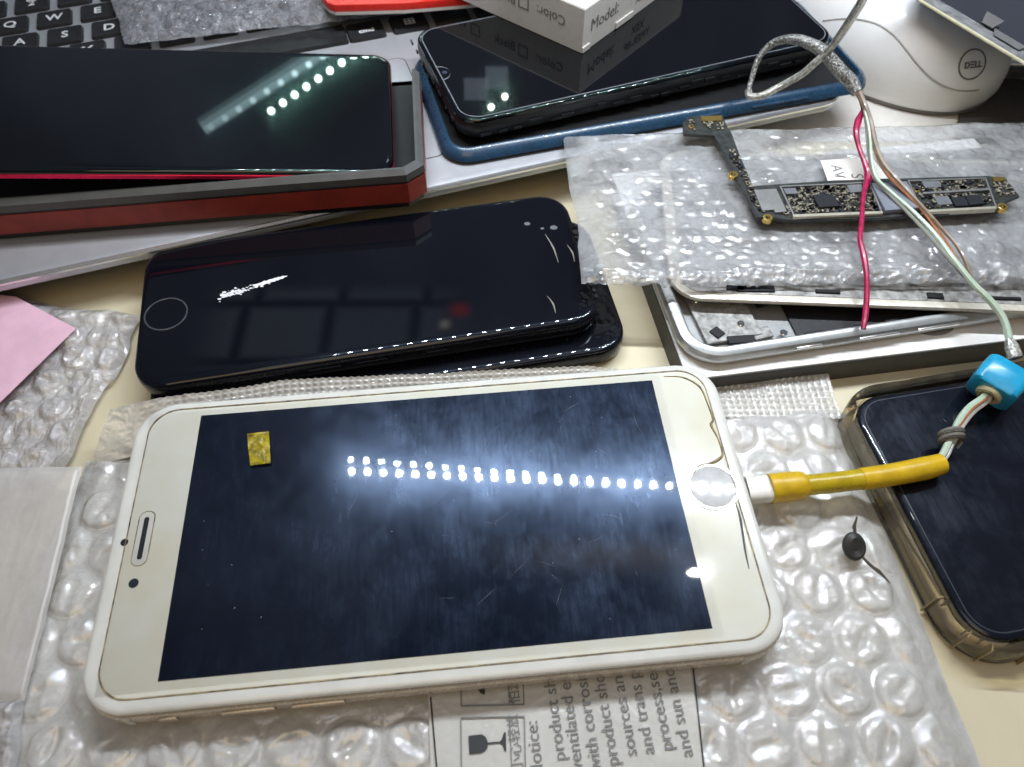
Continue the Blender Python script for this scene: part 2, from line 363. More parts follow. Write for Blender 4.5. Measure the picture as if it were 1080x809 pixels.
# ------------------------------------------------------------------ laptop
LA = math.radians(18.0); LZ = 1.6
e1 = Vector((math.cos(LA), math.sin(LA), 0)); e2 = Vector((-math.sin(LA), math.cos(LA), 0))
lap = thing('laptop', 'open silver laptop under the piled phones, black keyboard and touchpad showing', 'laptop', (0, 0, 0), LA)
fy = 19.83; lx0, lx1, ld = -22.0, 19.6, 25.0
mb = MB(); slab(mb, lx1-lx0, ld, 1.1, [(2.2, .25), (1.4, .5), (.35, 1.05), (.06, 1.2), (.0, 1.28), (0, 1.52), (.03, 1.58), (.09, LZ), (.3, LZ)], 10, (lx0+lx1)/2, fy+ld/2)
mb.build('body', M['silver'], lap)
mb = MB(); mb.loft([[(x, y, z) for x, y in rr(lx1-lx0-2*i, ld-2*i, 1.1-i, 10, (lx0+lx1)/2, fy+ld/2)] for i, z in ((-.012, 1.46), (-.02, 1.54), (.03, 1.612), (.10, 1.612), (.10, 1.59))], False, False); mb.build('edge_trim', M['edge'], lap)
mb = MB(); slab(mb, 11.2, 6.2, .35, [(0, LZ-.02), (0, LZ+.004)], 6, -1.0, 24.45); tp = mb.build('touchpad', M['groove'], lap)
mb = MB(); slab(mb, 11.12, 6.12, .32, [(0, LZ-.02), (0, LZ+.012)], 6, -1.0, 24.45); mb.build('pad_surface', M['silver'], tp)
KH = LZ+.14
def key(x, y, w, d, leg=None, size=.62, sub=None):
    mb = MB(); slab(mb, w, d, .14, [(0, LZ-.02), (.01, LZ+.06), (.05, KH), (.12, KH-.01), (.3, KH-.02)], 4)
    x += .12; y -= .13; mb.v = [v+Vector((x, y, 0)) for v in mb.v]
    k = mb.build('key', M['key'], lap)
    if leg: text(leg, size, (x+.02, y-.2, KH+.002), (1, 0, 0), (0, 1, 0), M['white_ink'], k, 'legend', 'CENTER', .012, world=False)
    if sub: text(sub, .42, (x, y+.16, KH+.002), (1, 0, 0), (0, 1, 0), M['white_ink'], k, 'legend', 'CENTER', .008, world=False)
KP = 1.68; KW, KD = 1.38, 1.18
ROW = {'num': 36.1, 'q': 34.64, 'a': 33.2, 'z': 31.8, 'sp': 29.85}
for k, c in enumerate('QWERTYUIOP'): key(-10.1+KP*k, ROW['q'], KW, KD, c)
for k, c in enumerate('ASDFGHJKL'): key(-9.68+KP*k, ROW['a'], KW, KD, c)
for k, c in enumerate('ZXCVBNM'): key(-8.84+KP*k, ROW['z'], KW, KD, c)
for k, c in enumerate((',', '.', '/')): key(-8.84+KP*(7+k), ROW['z'], KW, KD, c)
for k, c in enumerate('1234567890'): key(-11.0+KP*k, ROW['num'], KW, KD, c, .5, '!@#$%^&*()'[k])
key(-12.2, ROW['q'], 2.4, KD); key(-12.0, ROW['a'], 2.6, KD); key(-11.6, ROW['z'], 3.6, KD)
key(-1.75, ROW['sp'], 8.8, 1.3)
key(3.42, ROW['sp']-.05, 1.5, 1.2, 'cmd', .36); key(5.2, ROW['sp']-.02, 1.5, 1.2, '\u229e', .6)
key(6.95, ROW['sp'], 1.5, 1.2); key(8.7, ROW['sp'], 1.5, 1.2)
for u, v, s in ((796, 118, 'Ce'), (822, 113, 'TUV'), (846, 107, 'D')):
    text(s, .42, at(u, v, LZ+.004), e1, e2, M['greyink'], lap, 'engraving', 'CENTER')
# ------------------------------------------------------------------ red box with grey rim, and the phone in it
zb, zr = LZ+.02, 2.75
pf = [at(-60, 229, zr), at(429.5, 191, zr), at(448, 180, zr), at(443, 82, zr), at(441, 68, zr), at(436, 64, zr), at(-60, 50, zr)]
pf[0] = pf[1]+(pf[0]-pf[1]).normalized()*15; pf[6] = pf[0]+(pf[5]-pf[1])
def lo(i, z): return min(z, 1.95) if i >= 4 else z
base = pf[1].copy(); base.z = zb
tray = thing('phone_box', 'brick red box with chamfered grey rim, open top, holding a black phone', 'box', base)
pp = [(p.x, p.y) for p in pf]
def ring(specs, c0=False, c1=False):
    mb = MB(); return mb.loft([[(p[0], p[1], lo(k, z)) for k, p in enumerate(inset_poly(pp, d) if d else pp)] for d, z in specs], c0, c1)
ring([(.25, zb), (.22, zb+.30)], True, True).build('shadow_foot', M['dark'], tray, world=True, smooth=False)  # dark inset base, stands in for the shadow gap below the red
ring([(0, zb+.27), (0, zr-.12), (.5, zr-.12), (.5, zb+.31)], True, True).build('red_base', M['redbox'], tray, world=True, smooth=False)
ring([(.05, zr-.13), (.05, zr-.02), (.4, zr-.02), (.4, zr-.13)]).build('shadow_gap', M['dark'], tray, world=True, smooth=False)
ring([(0, zr-.03), (0, zr+.04), (.03, zr+.22), (.34, zr+.36), (.52, zr+.34), (.52, zb+.04)]).build('rim', M['greyrim'], tray, world=True, smooth=False)
mb = MB(); mb.prism(inset_poly(pp, .56), zb+.315, zb+.33)
for k in range(14):
    a = at(424, 90+k*6.6, zr-.5); mb.box((a.x+.02, a.y, zr-.83), (.34, .09, .04))
mb.build('ribbed_lining', M['darkin'], tray, world=True, smooth=False)
BR_, TR_, BL_ = at(416, 181, 2.95), at(414, 57, 2.45), at(-5, 179, 4.05)
X = (BR_-BL_).normalized(); Y = (TR_-BR_); Wt = Y.dot((Y-X*Y.dot(X)).normalized()); Y = (Y-X*Y.dot(X)).normalized(); Z = X.cross(Y)
Lt = 15.2; cen = BR_-X*(Lt/2)+Y*(Wt/2)
Mx = Matrix(((X.x, Y.x, Z.x, cen.x), (X.y, Y.y, Z.y, cen.y), (X.z, Y.z, Z.z, cen.z), (0, 0, 0, 1))) @ Matrix.Translation((0, 0, -.75))
tph = thing('phone', 'glossy black phone with crimson edge lying tilted inside the red box', 'phone', mat4=Mx)
GP = [(.0, .60), (0, .66), (.02, .70), (.06, .73), (.13, .748), (.2, .75), (.4, .75)]
mb = MB(); slab(mb, Lt, Wt, .75, [(.5, .15), (.3, .2), (.12, .32), (.05, .42)]); mb.build('frame', M['blackframe'], tph)
mb = MB(); slab(mb, Lt, Wt, .75, [(.055, .42), (0, .45), (0, .56), (.04, .6)]); mb.build('crimson_band', M['crimson'], tph)
mb = MB(); slab(mb, Lt-.02, Wt-.02, .74, GP); mb.build('screen_glass', M['cleanglass'], tph)
TRAYN, TRAYP = Z.copy(), cen.copy()
# ------------------------------------------------------------------ bubble wrap on the keyboard + red lid
def wrapz(z0, amp, pitch, R, seed, h, fall=.05, cr_=.12):
    def f(x, y, s, t):
        e = edgefall(s, t, fall)
        return z0+amp*fbm(x*.35, y*.35, seed, 3)+h*bubbles(x, y, pitch, R, seed, .6)*e+cr_*fbm(x*1.6, y*1.6, seed+9, 4, True)*(.4+.6*e)-(1-e)*.12
    return f
kc = [at(131, 45, 2.1), at(478, 4, 2.1), at(520, -40, 2.1), at(105, -40, 2.1)]
o = sheet('bubble_wrap', kc, 190, 110, wrapz(2.12, .05, .85, .36, 21, .18), M['glint'], loc=kc[0], seed=21, wavy=.2)
tag(o, 'crumpled shiny bubble wrap lying across the laptop keyboard at the top', 'bubble wrap')
rl = thing('flat_box', 'red flat box with white lower edge on the bubble wrap at top', 'box', at(400, -10, 2.6))
mb = MB(); P = [at(338, -6, 2.9), at(345, 1, 2.9), at(352, 3.5, 2.9), at(425, 1.5, 2.9), at(505, -5, 2.9), at(520, -60, 2.9), at(330, -60, 2.9)]
mb.prism(P, 2.55, 2.82, .04); mb.build('red_top', M['red'], rl, world=True)
mb = MB(); mb.prism(inset_poly([(p.x, p.y) for p in P][::1], 0), 2.42, 2.549); mb.build('white_base', M['paperwhite'], rl, world=True)
# ------------------------------------------------------------------ blue shell, black phone on it, white carton on that
def fit_rect(front_a, front_b, W, r, z):
    """frame from two points of a front edge: origin at front_a"""
    a, b = at(*front_a, z), at(*front_b, z); return a, math.atan2(b.y-a.y, b.x-a.x)
a, th = fit_rect((500, 160), (720, 121), 7, 1, 2.15)
BW, BL2 = 6.5, 16.2
lft = at(437, 80, 2.15); d = lft-a; cs, sn = math.cos(th), math.sin(th); lxx = d.x*cs+d.y*sn
c0 = a+Vector((cs, sn, 0))*(lxx+.1+BL2/2-.0)+Vector((-sn, cs, 0))*(BW/2)
bl = thing('phone_back_shell', 'blue phone back shell lying on the laptop under a black phone', 'phone shell', (c0.x, c0.y, LZ+.01), th)
mb = MB(); slab(mb, BL2, BW, 1.0, [(.5, 0), (.12, .02), (0, .12), (.03, .22), (.14, .37), (.27, .46), (.34, .47), (.38, .45), (.4, .3), (.6, .28)]); mb.build('shell', M['blue'], bl)
mb = MB(); slab(mb, BL2-.82, BW-.82, .6, [(0, .2), (0, .32)]); mb.build('inner_tray', M['blackplastic'], bl)
mb = MB(); mb.box((1.2, -BW/2+.07, .27), (1.3, .12, .09), 0, .02); mb.build('side_button', M['blue'], bl)
mb = MB(); mb.box((4.2, -BW/2+.07, .27), (2.2, .12, .09), 0, .02); mb.build('side_button', M['blue'], bl)
PZ = 2.92
a, th = fit_rect((520, 124), (880, 43), 7, 1, PZ)
cs, sn = math.cos(th), math.sin(th); d = at(458, 78, PZ)-a; lxx = d.x*cs+d.y*sn; L3, W3 = 16.2, 6.0
d2 = at(882, 38, PZ)-a; L3 = d2.x*cs+d2.y*sn-lxx
c0 = a+Vector((cs, sn, 0))*(lxx+L3/2)+Vector((-sn, cs, 0))*(W3/2)
bp = thing('phone', 'black phone with notch and bare plastic edge, under the white carton', 'phone', (c0.x, c0.y, LZ+.44), th)
hT = PZ-(LZ+.44)
mb = MB(); slab(mb, L3, W3, .85, [(.3, 0), (.1, .12), (.02, .3), (0, hT-.28), (.03, hT-.16), (.1, hT-.12)]); fr_ = mb.build('frame', M['blackplastic'], bp)
for k in range(22): one('clip', M['blackplastic'], fr_, (-L3/2+.9+k*(L3-1.8)/21+random.uniform(-.15, .15), -W3/2-.0, hT*random.uniform(.3, .62)), (random.uniform(.15, .5), random.uniform(.05, .13), random.uniform(.06, .16)))
for k in range(8): one('clip', M['blackplastic'], fr_, (-L3/2, -W3/2+.9+k*.75, hT*random.uniform(.3, .6)), (random.uniform(.05, .12), random.uniform(.15, .4), .1))
mb = MB(); slab(mb, L3-.06, W3-.06, .82, [(0, hT-.14), (0, hT-.06), (.02, hT-.03), (.06, hT-.008), (.12, hT), (.2, hT), (.4, hT)]); mb.build('screen_glass', M['cleanglass'], bp)
mb = MB(); mb.v = []
ringslab(mb, L3-.34, W3-.34, .72, .03, hT-.01, hT+.004, b=.001); 
nx = -L3/2+.19
mb.loft([[(nx+.02+.34*math.cos(t_)*(1 if abs(t_) < 1.6 else 1), .0+.42*math.sin(t_)*w_, hT+.004+dz) for t_ in np.linspace(-math.pi/2, math.pi/2, 15)] for w_, dz in ((1, 0), (.9, 0))], False, False, False)
mb.build('bezel_line', mat('bezel_line', (.20, .22, .25), .4), bp)
mb = MB(); disc(mb, nx+.18, 0, .09, hT-.01, hT+.005, 20); mb.build('camera', mat('lens', (.05, .06, .09), .1), bp)
# carton
cA, cLf, cRt = at(613.5, 56.5, PZ+.01), at(487, 0, PZ+.01), at(708, 0, PZ+.01)
dl = (cLf-cA).normalized(); dr = (cRt-cA).normalized()
dr = (dr-dl*dr.dot(dl)*.9).normalized()
ct = thing('carton', 'small white cardboard carton with printed sides standing on the black phone', 'carton', cA)
H5 = next(h_/100 for h_ in range(60, 400) if pxv(cA+Vector((0, 0, h_/100))) < 9.5); q = [cA, cA+dr*7, cA+dr*7+dl*8, cA+dl*8]
mb = MB(); mb.prism(q, PZ+.02, PZ+H5, .05); mb.build('carton_body', M['paperwhite'], ct, world=True, smooth=False)
mb = MB(); c_ = cA+dr*2.6+Vector((0, 0, .14)); n_ = dr.cross(UP).normalized(); 
mb.box(c_+n_*.02, (1.1, .05, .22), math.atan2(dr.y, dr.x)); mb.build('flap', M['paperwhite'], ct, world=True, smooth=False)
mb = MB(); mb.box(cA+dr*.22+Vector((0, 0, .12))+n_*.02, (.42, .05, .2), math.atan2(dr.y, dr.x)); mb.build('flap', M['paperwhite'], ct, world=True, smooth=False)
nR = dr.cross(UP); nR = nR if nR.dot(CAM-cA) > 0 else -nR; nL = dl.cross(UP); nL = nL if nL.dot(CAM-cA) > 0 else -nL
nR.normalize(); nL.normalize()
zU = Vector((0, 0, PZ+.02))
def on(dirv, nv, along, h): p = cA+dirv*along+nv*.012; p.z = PZ+h; return p
print('carton height', H5); text('Model:', H5*.38, on(dr, nR, .42, H5*.40), dr, UP, M['greyink'], ct, 'printed_word', depth=.002)
text('YMER-8P', H5*.28, on(dr, nR, 4.6, H5*.80), -dr, -UP, M['greyink'], ct, 'printed_word', depth=.002)
text('XSX', H5*.28, on(dr, nR, 4.1, H5*.48), -dr, -UP, M['greyink'], ct, 'printed_word', depth=.002)
text('Color:', H5*.30, on(dl, nL, .78, H5*.66), dl, -UP, M['greyink'], ct, 'printed_word', depth=.002)
text('Black', H5*.30, on(dl, nL, 3.05, H5*.66), dl, -UP, M['greyink'], ct, 'printed_word', depth=.002)
text('White', H5*.30, on(dl, nL, 5.5, H5*.66), dl, -UP, M['greyink'], ct, 'printed_word', depth=.002)
for k in (2.45, 4.85):
    mb = MB(); w_, t_ = .48, .05
    for (ax, ay, bx, by) in ((0, 0, w_, t_), (0, w_-t_, w_, w_), (0, t_, t_, w_-t_), (w_-t_, t_, w_, w_-t_)):
        p = [on(dl, nL, k+xx, H5*.44+yy) for xx, yy in ((ax, ay), (bx, ay), (bx, by), (ax, by))]; mb.add(p, [(0, 1, 2, 3)])
    mb.build('tick_box', M['greyink'], ct, world=True, smooth=False)
# ------------------------------------------------------------------ mouse
mz = at(955, 60, .3); mc = Vector((15.45, 30.5, .02))
ma = math.radians(-53)
ms = thing('computer_mouse', 'white computer mouse with round grey emblem beside the laptop corner', 'mouse', mc, ma)
def foot(t):
    c, s = math.cos(t), math.sin(t); a_, b_ = 5.2, 3.2
    x = a_*math.copysign(abs(c)**.9, c); y = b_*math.copysign(abs(s)**.9, s)
    y *= (1-.07*math.cos(2*t)+.05*c); return x, y
rings = []
NT = 72
for z, k in ((.05, .93), (.25, .975), (.6, 1.0), (1.0, 1.0)):
    rings.append([(foot(2*math.pi*i/NT)[0]*k, foot(2*math.pi*i/NT)[1]*k, z) for i in range(NT)])
for j in range(1, 27):
    ph = j/26*math.pi/2; k = math.cos(ph)**.75 if j < 26 else 0.0; hz = math.sin(ph)**1.05
    rings.append([(foot(2*math.pi*i/NT)[0]*k-.0*hz, foot(2*math.pi*i/NT)[1]*k, 1.0+2.7*hz*(1+.05*foot(2*math.pi*i/NT)[0]*k/5.5)) for i in range(NT)])
mb = MB(); mb.loft(rings, True, False); mo = mb.build('shell', M['mouse'], ms, angle=None)
mb = MB(); mb.loft([[(foot(2*math.pi*i/NT)[0]*k, foot(2*math.pi*i/NT)[1]*k, z) for i in range(NT)] for k, z in ((.9, 0), (.955, .03), (.975, .12), (.97, .2))]); mb.build('base', M['mousebase'], ms)
Fm = FR[ms.name]; bv = BVHTree.FromPolygons([Fm @ v.co for v in mo.data.vertices], [tuple(p.vertices) for p in mo.data.polygons])
def hit(u, v):
    h = bv.ray_cast(CAM, ray(u, v).normalized()); return h[0], h[1]
pts = [hit(u, v) for u, v in ((868, 22), (888, 20), (908, 21), (926, 26), (942, 37), (955, 52), (966, 66), (978, 79), (992, 89), (1008, 95), (1022, 96), (1032, 95))]
pts = [p[0]+p[1]*.0 for p in pts if p[0] is not None]
if len(pts) > 3: mb = MB(); mb.tube(pts, .035, 6, 5); mb.build('seam', mat('mouse_seam', (.36, .34, .31), .5), ms, world=True)
p, n = hit(1026, 68)
if p is not None:
    xd = (CR*1.0+CU*.12); xd = (xd-n*xd.dot(n)).normalized(); yd = n.cross(xd)
    mb = MB(); mb.loft([[bv.find_nearest(p+xd*(0.52*k*math.cos(a_))+yd*(.54*k*math.sin(a_)))[0]+n*dz for a_ in np.linspace(0, 2*math.pi, 40, endpoint=False)] for k, dz in ((.93, .0), (.94, .025), (1.03, .025), (1.04, 0))], False, False)
    mb.build('emblem_ring', M['mousegrey'], ms, world=True)
    text('D\u039eLL', .30, p+n*.03-yd*.11, xd, yd, M['mousegrey'], ms, 'emblem', 'CENTER', .012, sx=.95)
o = MB(); P = [at(795, 150, 0), at(1003, 150, 0), at(1012, 112, 0), at(1020, -20, 0), at(845, -20, 0)]; o.prism(P, .005, .03)
o = o.build('paper_sheet', M['paperwhite'], loc=P[0]); tag(o, 'white paper sheet lying under the computer mouse', 'paper')
o = MB(); P = [at(1013, 113, 0), at(1006, 150, 0), at(1140, 160, 0), at(1130, 88, 0), at(1030, 84, 0)]; o.prism(P, .005, .12, .03)  # flat dark grey piece covering the dark area right of the mouse
o = o.build('dark_grey_piece', M['mat'], loc=P[0]); tag(o, 'flat dark grey piece right of the mouse, behind the bubble wrap pouch', 'mat')
o = MB(); o.tube([at(1036, 62, .55), at(1130, 66, .55)], .5, 20, 0); o = o.build('metal_tube', M['edge'], loc=at(1060, 64, 0)); tag(o, 'silvery tube lying behind the mouse at the right edge', 'tube')
# smoky plastic cover leaning in from the right
A_, B_ = at(958, -9, 4.2), at(1100, 76, 3.9); out_ = Vector((4.5, 6.5, 0)).normalized()
cv = thing('plastic_cover', 'smoky clear plastic cover with pale edge above the mouse at top right', 'plastic cover', (B_.x+4, B_.y+4, 0))
up4 = [A_, B_, B_+Vector((13, 6, -3.7)), A_+Vector((15, 17, -2.5))]
nn = (up4[1]-up4[0]).cross(up4[3]-up4[0]).normalized(); nn = nn if nn.z > 0 else -nn
mb = MB(); mb.loft([[p-nn*.12 for p in up4], [p for p in up4]]); mb.build('panel', M['smoke'], cv, world=True, smooth=False)
mb = MB(); mb.tube([A_-nn*.06, B_-nn*.06], .055, 8, 0); mb.build('edge_bead', M['amberedge'], cv, world=True)
mb = MB(); e_ = (up4[1]-up4[0]); f_ = (up4[3]-up4[0]).normalized()
for k, (s0, s1, w0, w1) in enumerate(((.50, .58, .9, 1.9), (.62, .80, .5, 1.0), (.83, .93, .7, 2.2))):
    b0 = up4[0]+nn*.003; mb.add([b0+e_*s0+f_*w0, b0+e_*s1+f_*w0, b0+e_*(s1+.02)+f_*w1, b0+e_*(s0-.03)+f_*w1], [(0, 1, 2, 3)])
mb.build('pale_patch', mat('lighter_grey', (.19, .19, .19), .4), cv, world=True, smooth=False)  # paler grey quads laid flat on the panel
# ------------------------------------------------------------------ white tray box with phone housings
tz = .92
A_, B_, D_ = at(725, 401, tz), at(1090, 356.5, tz), at(684, 300, tz)
dx = (B_-A_).normalized(); dy = (D_-A_); dy = (dy-dx*dy.dot(dx)*.55).normalized()
q = [A_, A_+dx*13.5, A_+dx*13.5+dy*9.0, A_+dy*9.0]
bx = thing('white_tray_box', 'flat white box with dark grey sides, phone housings lying on it', 'box', (A_.x, A_.y, 0))
mb = MB(); mb.prism(q, .01, tz-.1); mb.build('grey_side', M['boxdark'], bx, world=True, smooth=False)
mb = MB(); mb.prism(inset_poly([(p.x, p.y) for p in q], -.015), tz-.1, tz-.04); mb.build('black_band', M['boxline'], bx, world=True, smooth=False)
mb = MB(); mb.prism(inset_poly([(p.x, p.y) for p in q], .04), tz-.041, tz, .02); mb.build('white_top', M['boxwhite'], bx, world=True, smooth=False)
nt_ = at(985, 344, tz)
th = math.atan2(dx.y, dx.x)
mb = MB(); mb.loft([[(nt_.x+math.cos(th)*.62*k*math.cos(a_)-math.sin(th)*.36*k*math.sin(a_), nt_.y+math.sin(th)*.62*k*math.cos(a_)+math.cos(th)*.36*k*math.sin(a_), tz+dz) for a_ in np.linspace(math.pi, 2*math.pi, 16)] for k, dz in ((1, .0), (1, .006), (.82, .004))], False, True)
mb.build('finger_notch', mat('notch_shade', (.30, .29, .27), .6), bx, world=True)
# silver housing: open frame with innards
hz = tz+.01; HH = .55
a = at(760, 376, hz+HH); b = at(1080, 327, hz+HH); th = math.atan2(b.y-a.y, b.x-a.x); lf = at(699, 305, hz+HH)
cs, sn = math.cos(th), math.sin(th); d = lf-a; lxx = d.x*cs+d.y*sn-.05; HL, HW = 15.0, 7.2
c0 = a+Vector((cs, sn, 0))*(lxx+HL/2)+Vector((-sn, cs, 0))*(HW/2)
hs = thing('phone_housing', 'open silver phone housing with worn inner plates on the white box', 'phone housing', (c0.x, c0.y, hz), th)
mb = MB(); slab(mb, HL, HW, 1.15, [(.25, 0), (.08, .06), (0, .2), (0, .34), (.06, .48), (.2, HH), (.3, HH), (.36, HH-.05), (.37, .16), (.6, .15)]); mb.build('shell', M['housing'], hs)
mb = MB(); mb.box((1.2, -.1, .19), (10.4, 6.4, .08), 0, .02); mb.build('battery_bay', M['innerdark'], hs)
for c_, d_, a_ in (((-5.9, -1.85, .25), (1.7, 2.1, .12), .05), ((-6.1, 1.2, .24), (1.5, 2.3, .1), -.06), ((-5.1, -2.8, .22), (.8, .4, .1), .1), ((-6.6, -.25, .3), (.5, .7, .14), .2)): one('shield_plate', M['innards'], hs, c_, d_, a_, .03)
for c_, d_, a_ in (((-4.75, -.8, .33), (.45, 2.2, .08), .15), ((-5.7, -2.98, .33), (.8, .28, .08), -.1), ((-5.2, .7, .33), (.6, .5, .08), .3), ((-6.3, -2.6, .33), (.3, .35, .08), .5), ((-5.3, -1.2, .33), (.5, .22, .06), -.2), ((-6.4, .5, .31), (.4, .3, .08), .1)): one('flex_ribbon', M['innerdark'], hs, c_, d_, a_, .02)
for x_, y_ in ((-5.5, -2.4), (-6.5, -1.3), (-5.3, -.2), (-6.7, .9), (-4.4, -2.95)): q_ = MB(); disc(q_, x_, y_, .11, .3, .36, 14, .02); q_.build('screw', M['steel'], hs)
for k in range(9): one('rim_clip', M['innerdark'], hs, (-3.4+k*1.15+random.uniform(-.2, .2), -HW/2+.42, .40), (random.uniform(.25, .6), .08, .08))
for k, s_ in ((-3.9, .75), (-1.75, 1.25), (.1, 1.3)):
    mb = MB(); mb.box((k, -HW/2+.0, .36), (s_, .05, .1), 0, .02); mb.build('button_slot', M['edge'], hs)
# pale gold frame half lying over the housing
gz = hz+HH+.02; GT = .32
a = at(745, 315, gz+GT-.1); b = at(1080, 328, gz+GT-.1); th = math.atan2(b.y-a.y, b.x-a.x); lf = at(707, 296, gz+GT)
cs, sn = math.cos(th), math.sin(th); d = lf-a; lxx = d.x*cs+d.y*sn; HW2 = 6.8
c0 = a+Vector((cs, sn, 0))*(lxx+HL/2)+Vector((-sn, cs, 0))*(HW2/2)
gf = thing('phone_chassis', 'pale gold phone chassis between the silver housing and the pouch', 'phone chassis', (c0.x, c0.y, gz), th)
mb = MB(); slab(mb, HL, HW2, .95, [(.2, 0), (.03, .05), (0, .12), (.03, .19), (.15, .21), (.3, .21)]); mb.build('frame', M['goldframe'], gf)
mb = MB(); slab(mb, HL-.7, HW2-.5, .6, [(0, .2), (0, .225), (.03, .235)]); mb.build('mid_plate', M['innards'], gf)
mb = MB()
for x, w, dd in ((-5.6, .5, .16), (-5.0, 1.1, .22), (-2.9, .7, .12), (.2, .45, .2), (2.1, 1.1, .1), (4.6, 1.3, .3), (6.0, .6, .2)): one('bracket', M['innerdark'], gf, (x, -HW2/2+.42, .26), (w, dd, .07), random.uniform(-.05, .05), .01)
# ------------------------------------------------------------------ bubble pouch with circuit board
pz = 2.05
pc = [at(614, 299, pz), at(1150, 296, pz), at(1150, 124, pz), at(596, 141, pz)]
def pouchf(x, y, s, t):
    e = edgefall(s, t, .05); f = np.clip(t/.10, 0, 1)
    return pz-.12*(1-e)**2+.08*np.sqrt(np.clip(e, 0, 1))+.05*fbm(x*.45, y*.45, 31, 3)+(.045*bubbles(x, y, .62, .27, 31, .8)+.022*fbm(x*.9, y*2.6, 33, 4, True)+.010*fbm(x*5, y*5, 35, 2, True))*e+(1-f)*(.20*fbm(x*2.2, y*3.4, 37, 5, True)+.06*fbm(x*7, y*7, 39, 2, True))
o = sheet('bubble_pouch', pc, 330, 190, pouchf, M['pouch'], loc=(pc[0].x, pc[0].y, pz), seed=31, wavy=.16)
tag(o, 'frosted bubble wrap pouch under the circuit board, lying on phone frames', 'bubble pouch')
o2 = MB(); P = [at(873, 192, 2.4), at(936, 189, 2.4), at(919, 166, 2.4), at(865, 170, 2.4)]
lb = thing('paper_label', 'small white paper label with letters on the pouch, partly under the board', 'label', P[0])
o2.prism(P, 2.415, 2.43); o2.build('paper', M['paperwhite'], lb, world=True, smooth=False)
ex = (P[1]-P[0]).normalized(); ey = (P[3]-P[0]).normalized()
text('AV', .5, at(876, 174, 2.434), -ey, ex, M['greyink'], lb, 'lettering'); text('S', .55, at(897, 183, 2.434), -ey, ex, M['greyink'], lb, 'lettering'); text('11', .42, at(880, 184, 2.434), -ey, ex, M['greyink'], lb, 'lettering')
# circuit board
bz = 2.46; BT = bz+.10
pcb = thing('circuit_board', 'L-shaped dark phone circuit board with chips on the bubble pouch', 'circuit board', at(900, 210, 2.4))
outl = [(720, 129), (727, 122.5), (762, 121), (766, 131), (772, 141), (779, 160), (790, 186), (794, 196), (880, 190), (1040, 185.5), (1060, 187), (1075.5, 207), (1062, 212), (1056, 218), (1050, 222), (925, 230), (832, 232), (812, 229), (799, 229), (786, 205), (775, 186), (767, 166), (758, 152), (753, 143), (721, 141)]
mb = MB(); mb.prism([at(u, v, BT) for u, v in outl], bz, BT, .015); mb.build('board', M['pcb'], pcb, world=True, smooth=False)
def plate(name, pts, h0, h1, m, bev=.012, parent=pcb):
    mb = MB(); mb.prism([at(u, v, BT+h1) for u, v in pts], BT+h0, BT+h1, bev); return mb.build(name, m, parent, world=True, smooth=False)
def frame_strip(name, pts, w, h, m):
    P = [(p.x, p.y) for p in [at(u, v, BT+h) for u, v in pts]]
    A = sum(P[i][0]*P[(i+1) % len(P)][1]-P[(i+1) % len(P)][0]*P[i][1] for i in range(len(P)))
    if A < 0: P = P[::-1]
    I = inset_poly(P, w); mb = MB(); mb.loft([[(x, y, BT) for x, y in P], [(x, y, BT+h) for x, y in P], [(x, y, BT+h) for x, y in I], [(x, y, BT) for x, y in I]], False, False)
    return mb.build(name, m, pcb, world=True, smooth=False)
plate('metal_shield', [(795, 200), (819, 199), (830, 223), (818, 224), (816, 221), (804, 222)], .0, .08, M['shield'])
frame_strip('shield_frame', [(822, 196), (918, 191.5), (931, 224), (837, 228)], .10, .09, M['shield'])
frame_strip('shield_frame', [(957, 190), (1040, 187), (1052, 219), (972, 223)], .10, .09, M['shield'])
plate('metal_shield', [(919, 193), (956, 191), (973, 218.5), (934, 222)], .0, .16, M['chipblue'])
frame_strip('shield_frame', [(917, 192), (958, 190), (976, 221), (931, 225)], .07, .05, M['chip'])
plate('chip', [(857, 205.5), (878, 204.5), (886, 217), (864, 218.5)], .0, .12, M['chip'])
plate('chip', [(826, 198.5), (839, 198), (842, 204), (829, 204.5)], .0, .08, M['chipgrey'])
plate('chip', [(893, 195), (909, 194), (911, 202), (897, 203)], .0, .08, M['chipgrey'])
plate('chip', [(985, 207.5), (1000, 206.5), (1005, 215), (990, 216)], .0, .08, M['chipgrey'])
plate('chip', [(1003, 208), (1017, 207), (1022, 216.5), (1008, 217)], .0, .09, M['chip'])
plate('chip', [(1018, 206), (1033, 205), (1038, 214.5), (1023, 216)], .0, .10, M['chip'])
plate('chip', [(972, 191), (990, 190), (993, 197), (976, 198)], .0, .07, M['chipgrey'])
plate('shield_bar', [(973, 202.5), (1045, 198), (1046, 200), (974, 204.5)], .0, .10, M['shield'])
plate('gold_contact', [(739, 122.5), (761, 121.8), (762, 127), (740, 127.5)], .0, .05, M['goldpad'])
plate('gold_contact', [(1047, 186), (1060, 186.5), (1061, 190), (1049, 191)], .0, .07, M['goldpad'])
for (u, v, r_) in ((729, 133, .10), (810, 229, .15), (773.5, 183.5, .15), (1058, 217.5, .16), (967, 199.5, .13)):
    p = at(u, v, BT+.05); mb = MB(); n = 20
    mb.loft([[(p.x+k*math.cos(6.2832*i/n), p.y+k*math.sin(6.2832*i/n), BT+dz) for i in range(n)] for k, dz in ((r_, -.1), (r_, .04), (r_*.9, .05), (r_*.5, .05), (r_*.45, -.05))], False, False); mb.build('screw_ring', M['goldpad'], pcb, world=True)
mb = MB()
